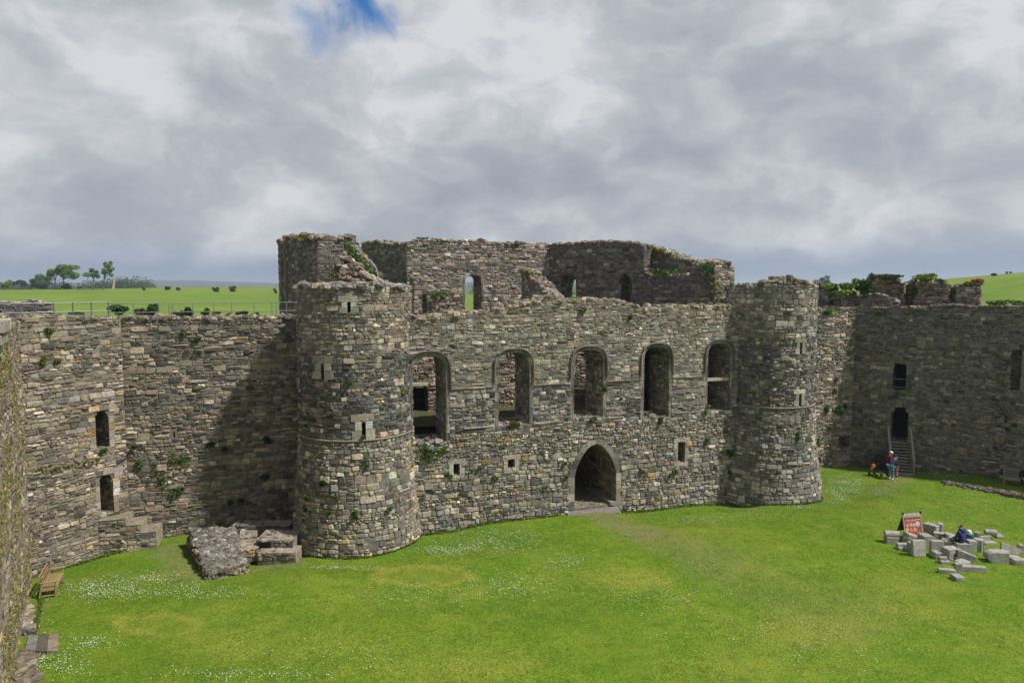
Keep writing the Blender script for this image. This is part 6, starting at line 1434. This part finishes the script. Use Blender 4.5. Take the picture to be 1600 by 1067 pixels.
def pushchair():
    p = on_ground(1368, 743); e = empty('pushchair', 'small dark pushchair with an orange seat cover and teal bag on the shaded grass', 'pushchair', (p.x, p.y, gz(p.x, p.y)), R(20))
    D = (.02, .02, .022)
    for x in (-.22, .22):
        for y in (-.25, .3):
            mb = MB(); mb.tube([(x - .02, y, .09), (x + .02, y, .09)], .09, D, 14); mb.build('wheel', M_PAINT, e)
    mb = MB()
    for x in (-.2, .2): mb.tube([(x, -.25, .1), (x, .05, .42), (x, -.3, .85)], .016, (.05, .05, .055), 6); mb.tube([(x, .3, .1), (x, -.05, .45)], .016, (.05, .05, .055), 6)
    mb.tube([(-.2, -.3, .85), (.2, -.3, .85)], .02, D, 6); mb.build('frame', M_PAINT, e)
    mb = MB(); mb.bbox((-.05, -.02, .42), (.36, .4, .06), (.03, .03, .035), .02); mb.bbox((-.05, -.2, .58), (.36, .06, .36), (.02, .02, .025), .02, 0, Matrix.Rotation(R(20), 3, 'X')); mb.build('seat', M_CLOTH, e)
    mb = MB(); mb.bbox((-.12, .12, .52), (.22, .2, .42), (.55, .19, .02), .06, 0, Matrix.Rotation(R(18), 3, 'Y')); mb.build('seat_cover', M_CLOTH, e)
    mb = MB(); mb.bbox((.2, .1, .40), (.3, .24, .13), (.02, .13, .10), .04, 0, Matrix.Rotation(R(-12), 3, 'Y')); mb.build('bag', M_CLOTH, e)
pushchair()
def seated(**kw):
    J = dict(pelvis=(0, 0, .5), chest=(0, .06, .82), neck=(0, .1, 1.0), head=(0, .17, 1.14), face=(0, .9, -.4), shL=(-.19, .07, .95), elL=(-.25, .14, .7), wrL=(-.14, .34, .6), shR=(.19, .07, .95), elR=(.25, .14, .7), wrR=(.14, .34, .6),
             hipL=(-.1, .02, .48), knL=(-.14, .42, .46), anL=(-.14, .45, .08), toL=(-.14, .6, .03), hipR=(.1, .02, .48), knR=(.14, .42, .46), anR=(.14, .45, .08), toR=(.14, .6, .03)); J.update(kw); return J
q = BENCH_R.matrix_basis @ Vector((-.15, .0, 0))
person('person in black clothes sitting on the grey bench, cut off by the right edge', (q.x, q.y, q.z - .02), BENCH_R.rotation_euler.z, seated(), (SKIN, (.010, .010, .012), (.010, .010, .012), (.012, .012, .012)), None, (.02, .015, .012))

# ------------------------------------------------------------------ information board
def board():
    l, r_ = on_ground(1409, 842), on_ground(1436, 841)
    a = math.atan2(r_.y - l.y, r_.x - l.x); wd = .95; c = (l + r_) / 2
    e = empty('sandwich_board', 'wooden sandwich board with a red illustrated poster among the carved blocks', 'sign', (c.x, c.y, gz(c.x, c.y)), a + R(4))
    tl = Matrix.Rotation(R(-13), 3, 'X'); tb = Matrix.Rotation(R(17), 3, 'X'); H = 1.26; W_ = (.30, .26, .21)
    def on(y0, M, items, name, mat):
        mb = MB()
        for (x, z, w_, h, t, col) in items: mb.bbox(Vector((0, y0, 0)) + M @ Vector((x, -t, z)), (w_, .02, h), col, .004, 0, M)
        mb.build(name, mat, e)
    y0 = -.02
    F_ = Matrix.Rotation(R(-13), 3, 'X')
    def P(x, z, off=0.0):
        t = math.tan(R(14)); return Vector((x, -.30 + z * t - off, z))
    FR = Matrix.Rotation(R(-14), 3, 'X')
    def panel(name, mat, items):
        mb = MB()
        for x, z, w_, h, off, col in items: mb.bbox(P(x, z, off), (w_, .018, h), col, .003, 0, FR)
        mb.build(name, mat, e)
    for s in (-1, 1): panel('leg', M_WOOD, [(s * wd / 2, H / 2, .06, H, 0, W_)])
    panel('header_strip', M_PAINT, [(0, H - .1, wd - .06, .15, .005, (.42, .41, .36))])
    panel('header_lettering', M_PAINT, [(-.36 + .06 * k, H - .1 + rng.normal(0, .004), .038 * rng.uniform(.7, 1.2), .05, .012, (.12, .14, .14)) for k in range(12) if k not in (4, 8)])
    panel('poster', M_PAINT, [(0, .68, wd - .06, .82, .0, (.31, .075, .07))])
    panel('poster_band', M_PAINT, [(0, 1.04, wd - .08, .09, .009, (.20, .07, .10))])
    panel('poster_lettering', M_PAINT, [(-.30 + .052 * k, .92, .040, .06, .011, (.62, .40, .09)) for k in range(10) if k != 3] + [(.3, .95, .2, .022, .011, (.6, .5, .4))])
    mb = MB()
    for x, z, r, c_ in ((.25, .76, .12, (.42, .46, .44)), (-.12, .74, .08, (.5, .3, .32)), (.05, .72, .085, (.45, .34, .34)), (-.31, .72, .07, (.55, .28, .16)), (-.34, .53, .08, (.58, .4, .08)), (-.13, .51, .09, (.5, .17, .12)), (.07, .51, .09, (.55, .3, .12)), (.34, .58, .055, (.12, .1, .11))):
        ring = [P(x + r * math.cos(k) * rng.uniform(.85, 1.1), z + r * math.sin(k) * rng.uniform(.85, 1.1), .016) for k in np.arange(12) * math.pi / 6]
        mb.add([tuple(q_) for q_ in ring], [[list(range(12))]], c_)
    mb.build('poster_pictures', M_PAINT, e)
    panel('caption_strip', M_PAINT, [(.26, .38, .34, .055, .011, (.06, .05, .06))]); panel('caption_lettering', M_PAINT, [(.16 + .065 * k, .38, .035, .026, .017, (.6, .6, .58)) for k in range(4)])
    BK = Matrix.Rotation(R(20), 3, 'X')
    mb = MB(); mb.bbox((0, .20, H * .58), (wd - .04, .02, H * .72), (.10, .085, .065), .004, 0, BK); mb.build('back_panel', M_WOOD, e)
    for s in (-1, 1):
        mb = MB(); mb.bbox((s * wd / 2, .19, H / 2), (.05, .03, H * 1.05), (.13, .11, .085), .004, 0, BK); mb.build('leg', M_WOOD, e)
        mb = MB(); mb.bbox((s * wd / 2, .0, H + .02), (.08, .08, .08), (.02, .02, .02), .01); mb.build('hinge', M_PAINT, e)
board()

# ------------------------------------------------------------------ carved blocks on the lawn
GREY = (.32, .308, .28)
def zp(x, y): return on_ground(1340 + x * .1625, 780 + y * .1625)
def block(kind, x, y, dims, rz, label, name='carved_block', z=0.0, tilt=(0, 0), tone=1.0, cat='stone block', dy=0.0):
    p = zp(x, y); w_, d, h = dims; mb = MB(); col = np.array(GREY) * tone * rng.uniform(.92, 1.08); M = Matrix.Rotation(R(tilt[0]), 3, 'X') @ Matrix.Rotation(R(tilt[1]), 3, 'Y')
    def extr(outl, depth, c=(0, 0, 0), axis='y'):
        n = len(outl); v = [(a_, s_ * depth / 2, b_) if axis == 'y' else (s_ * depth / 2, a_, b_) for s_ in (-1, 1) for a_, b_ in outl]
        bm = bmesh.new(); vs = [bm.verts.new(q_) for q_ in v]; bm.faces.new(vs[:n]); bm.faces.new(vs[n:][::-1])
        for i in range(n): bm.faces.new((vs[i], vs[i + n], vs[(i + 1) % n + n], vs[(i + 1) % n]))
        bmesh.ops.recalc_face_normals(bm, faces=bm.faces[:]); bmesh.ops.bevel(bm, geom=[e_ for e_ in bm.edges if e_.calc_face_angle(0) > .5], offset=.012, segments=1, affect='EDGES'); mb.bm(bm, col, 0, M, c); bm.free()
    if kind == 'box': mb.bbox((0, 0, h / 2), dims, col, .022, 0, M, .012)
    elif kind == 'steps':
        mb.bbox((0, 0, h * .25), (w_, d, h * .5), col, .018, 0, None, .01); mb.bbox((-w_ * .08, d * .2, h * .7), (w_ * .8, d * .55, h * .55), col * 1.05, .018, 0, None, .01)
    elif kind == 'wedge': extr([(-w_ / 2, 0), (w_ / 2, 0), (w_ / 2, h * .45), (-w_ * .42, h)], d)
    elif kind == 'half':
        extr([(-w_ / 2, 0), (w_ * .1, 0)] + [(w_ * .1 + w_ * .4 * math.sin(t), h / 2 - h / 2 * math.cos(t)) for t in np.linspace(.2, math.pi, 10)] + [(-w_ / 2, h)], d)
    elif kind == 'fin': extr([(-w_ / 2, 0), (w_ * .3, 0)] + [(w_ * .3 + w_ * .2 * math.sin(t) - w_ * .7 * max(0, t - 1.57) / 1.57, h * (t / 3.4)) for t in np.linspace(.3, 3.1, 10)] + [(-w_ / 2, h)], d)
    elif kind == 'drum':
        mb.tube([(0, 0, 0), (0, 0, .02), (0, 0, h - .02), (0, 0, h)], [w_ / 2 * .94, w_ / 2, w_ / 2, w_ / 2 * .94], col, 18)
        if tone > 1.02:
            for k in range(8): a_ = k * math.pi / 4; mb.tube([(w_ / 2 * math.cos(a_), w_ / 2 * math.sin(a_), .03), (w_ / 2 * math.cos(a_), w_ / 2 * math.sin(a_), h - .03)], w_ * .09, col * .95, 6)
    elif kind == 'lying':
        mb.tube([(-w_ / 2, 0, h / 2), (-w_ / 2 + .02, 0, h / 2), (w_ / 2 - .02, 0, h / 2), (w_ / 2, 0, h / 2)], [h * .46, h / 2, h / 2, h * .46], col, 16)
    elif kind == 'scroll':
        extr([(-w_ * .45, 0), (w_ * .3, 0), (w_ * .45, h * .55), (-w_ * .45, h * .55)], d); mb.tube([(-w_ / 2, 0, h * .72), (w_ / 2, 0, h * .72)], h * .27, col * 1.02, 14)
    elif kind == 'chair':
        mb.bbox((0, 0, h * .22), (w_, d, h * .4), col, .018, 0, None, .01); mb.bbox((0, d * .32, h * .68), (w_, d * .34, h * .64), col, .018, 0, None, .01)
    elif kind == 'panel':
        mb.bbox((0, 0, h / 2), dims, col, .02, 0, M, .006)
        for k in range(5): mb.bbox(M @ Vector((-w_ * .36 + w_ * .18 * k, -d / 2 - .006, h / 2)), (w_ * .11, .02, h * .86), col * 1.06, .006, 0, M)
    elif kind == 'broken':
        bm = bmesh.new(); bmesh.ops.create_cube(bm, size=1); bmesh.ops.subdivide_edges(bm, edges=bm.edges[:], cuts=2, use_grid_fill=True)
        for v in bm.verts:
            v.co = Vector((v.co.x * w_, v.co.y * d, (v.co.z + .5) * h)); 
            if v.co.x > 0 and v.co.y < .05 and v.co.z < h * .75: v.co += Vector((-w_ * .3, d * .25, 0)) + Vector([rng.normal(0, .05) for _ in '123'])
            else: v.co += Vector([rng.normal(0, .012) for _ in '123'])
        mb.bm(bm, col); bm.free()
    o = mb.build(name, M_BLOCK); o.location = (p.x, p.y + dy, gz(p.x, p.y) + z - .01); o.rotation_euler = (0, 0, R(rz)); return tag(o, label, cat, 'carved stone blocks scattered on the lawn', 'thing')
block('scroll', 325, 415, (.62, .42, .58), -8, 'block with a rolled top, standing apart at the left end of the carved blocks')
block('steps', 440, 480, (.55, .36, .28), -4, 'low stepped slab lying left of the grooved square panel')
block('panel', 578, 540, (.58, .2, .72), 2, 'grooved square panel standing on edge in front of the red sign', tilt=(-8, 0), tone=1.12)
block('box', 505, 500, (.2, .3, .45), 10, 'narrow block behind the left edge of the grooved square panel', tone=.95)
block('wedge', 560, 430, (.85, .5, .5), 0, 'sloping wedge block directly below the red sign', dy=.2)
block('lying', 470, 415, (.5, .4, .34), 60, 'rounded grey block lying beside the wedge block', tone=.85)
block('box', 705, 335, (.42, .62, .52), 34, 'big upright block standing behind, right of the red sign', tone=.95)
block('drum', 787, 340, (.26, .26, .58), 0, 'slender column drum next to the big upright block', tone=1.04)
block('half', 690, 455, (.62, .5, .52), 6, 'dark rounded block between the grooved panel and the seat-shaped block', tone=.82, dy=.2)
block('box', 850, 372, (.75, .4, .2), 15, 'flat slab at the back of the heap, left of the navy jacket', tone=1.05)
block('broken', 790, 375, (.5, .36, .3), -20, 'rough pale slab behind the seat-shaped block', tone=1.05, name='broken_block')
block('wedge', 880, 390, (.4, .4, .36), -30, 'brown-tinged wedge leaning behind the sitting adult', tone=.8)
block('chair', 775, 555, (.56, .55, .72), -2, 'seat-shaped block with a tall back, middle of the heap')
block('box', 850, 470, (.3, .4, .42), -6, 'plain block behind the shoulder of the seat-shaped block')
block('box', 905, 455, (.28, .3, .46), 12, 'greenish block under the left arm of the sitting adult', tone=.85)
SEAT = block('box', 990, 490, (.62, .5, .40), -4, 'square block the adult in navy sits on', tone=1.05)
block('broken', 900, 575, (.6, .5, .52), 8, 'broken block with a hollowed front, centre of the heap', name='broken_block', tone=1.0)
block('fin', 1045, 595, (.75, .22, .55), -16, 'curved fin-shaped slab in front of the sitting adult')
block('box', 1085, 495, (.34, .36, .52), -3, 'tall pale block in front of the child in teal', tone=1.08)
block('drum', 1158, 492, (.40, .40, .56), 0, 'fluted column drum right of the child in teal', tone=1.05)
block('drum', 1148, 362, (.26, .26, .26), 0, 'short drum behind the child in teal', tone=.98)
block('chair', 1245, 425, (.6, .4, .34), 12, 'slab with a notched end, right of the fluted drum', tone=.95)
block('lying', 1275, 378, (.5, .3, .26), -14, 'half-round stone lying on top of the notched slab', z=.2)
block('box', 1320, 350, (.5, .22, .14), -25, 'thin slab at the back right of the heap')
block('box', 1365, 368, (.34, .2, .12), -6, 'smallest thin slab, last at the back right')
block('box', 1205, 372, (.3, .25, .16), 30, 'small flat piece between the short drum and the notched slab')
block('steps', 833, 612, (.40, .3, .28), -3, 'small stepped block in front of the broken block')
block('box', 1005, 638, (.52, .42, .24), 26, 'flat slab behind the long plank-like block', tone=1.02)
block('box', 1110, 690, (.95, .26, .24), -12, 'long plank-like block at the front right')
block('box', 962, 695, (.26, .2, .40), -8, 'upright little block standing at the front of the heap')
block('box', 855, 705, (.66, .24, .18), -14, 'flat slab lying left of the upright little block', tone=.95)
block('box', 958, 770, (.38, .42, .2), 3, 'nearest slab with a socket, at the very front')
block('half', 1325, 595, (.85, .48, .48), 172, 'big round-ended block on the right lawn, nearest of the right-hand pieces', tone=1.02)
block('fin', 1480, 525, (.8, .2, .5), -20, 'leaning curved slab at the right of the blocks', tilt=(-22, 0))
block('box', 1562, 512, (.2, .24, .4), -8, 'narrow block behind the leaning curved slab')
block('lying', 1390, 540, (.5, .3, .28), -28, 'round-backed stone between the round-ended block and the leaning slab')
block('box', 1480, 580, (.6, .3, .2), -24, 'flat slab in front of the leaning curved slab')
block('box', 1552, 620, (.58, .34, .24), -6, 'rightmost block, cut by the photo edge')
block('broken', 945, 590, (.22, .2, .2), 20, 'dark little fragment tucked under the fin-shaped slab', tone=.5, name='broken_block')
s = SEAT.location
person('adult in a navy hooded jacket sitting on a carved block, seen from behind', (s.x + .02, s.y - .02, s.z - .09), R(28), seated(chest=(0, .02, .86), neck=(0, .04, 1.05), head=(0, .1, 1.2), shL=(-.2, .03, .98), shR=(.2, .03, .98)), (SKIN, (.022, .028, .14), (.02, .022, .03), (.03, .03, .03)), None, (.15, .055, .035), hood=True)
p = zp(1080, 486)
person('child in a teal top and white sun hat sitting among the carved stones', (p.x, p.y + .15, gz(p.x, p.y) + .02), R(150), seated(), (SKIN, (.01, .13, .19), (.03, .03, .05), (.3, .3, .3)), ((.62, .66, .62), [(.125, -.005), (.122, .012), (.108, .03), (.1, .085), (.065, .12), (.02, .13)]), scale=.68)

# ------------------------------------------------------------------ air
def haze():
    mb = MB(); lo, hi = -9.0, 60.0; x0, x1, y0, y1 = -9600, 9600, -9600, 9600
    v = [(x, y, z) for z in (lo, hi) for y in (y0, y1) for x in (x0, x1)]
    mb.add(v, [[(0, 2, 3, 1), (4, 5, 7, 6), (0, 1, 5, 4), (1, 3, 7, 5), (3, 2, 6, 7), (2, 0, 4, 6)]], (1, 1, 1))
    m = bpy.data.materials.new('haze'); m.use_nodes = True; nt = m.node_tree; nt.nodes.remove(nt.nodes['Principled BSDF'])
    vol = nt.nodes.new('ShaderNodeVolumePrincipled'); vol.inputs['Color'].default_value = (.72, .84, 1.0, 1); vol.inputs['Density'].default_value = HAZE; vol.inputs['Anisotropy'].default_value = .2
    nt.links.new(vol.outputs[0], nt.nodes['Material Output'].inputs['Volume'])
    tag(mb.build('haze', m), 'thin bluish haze over the far land', 'haze', kind='stuff')
HAZE = 2.7e-4
haze()
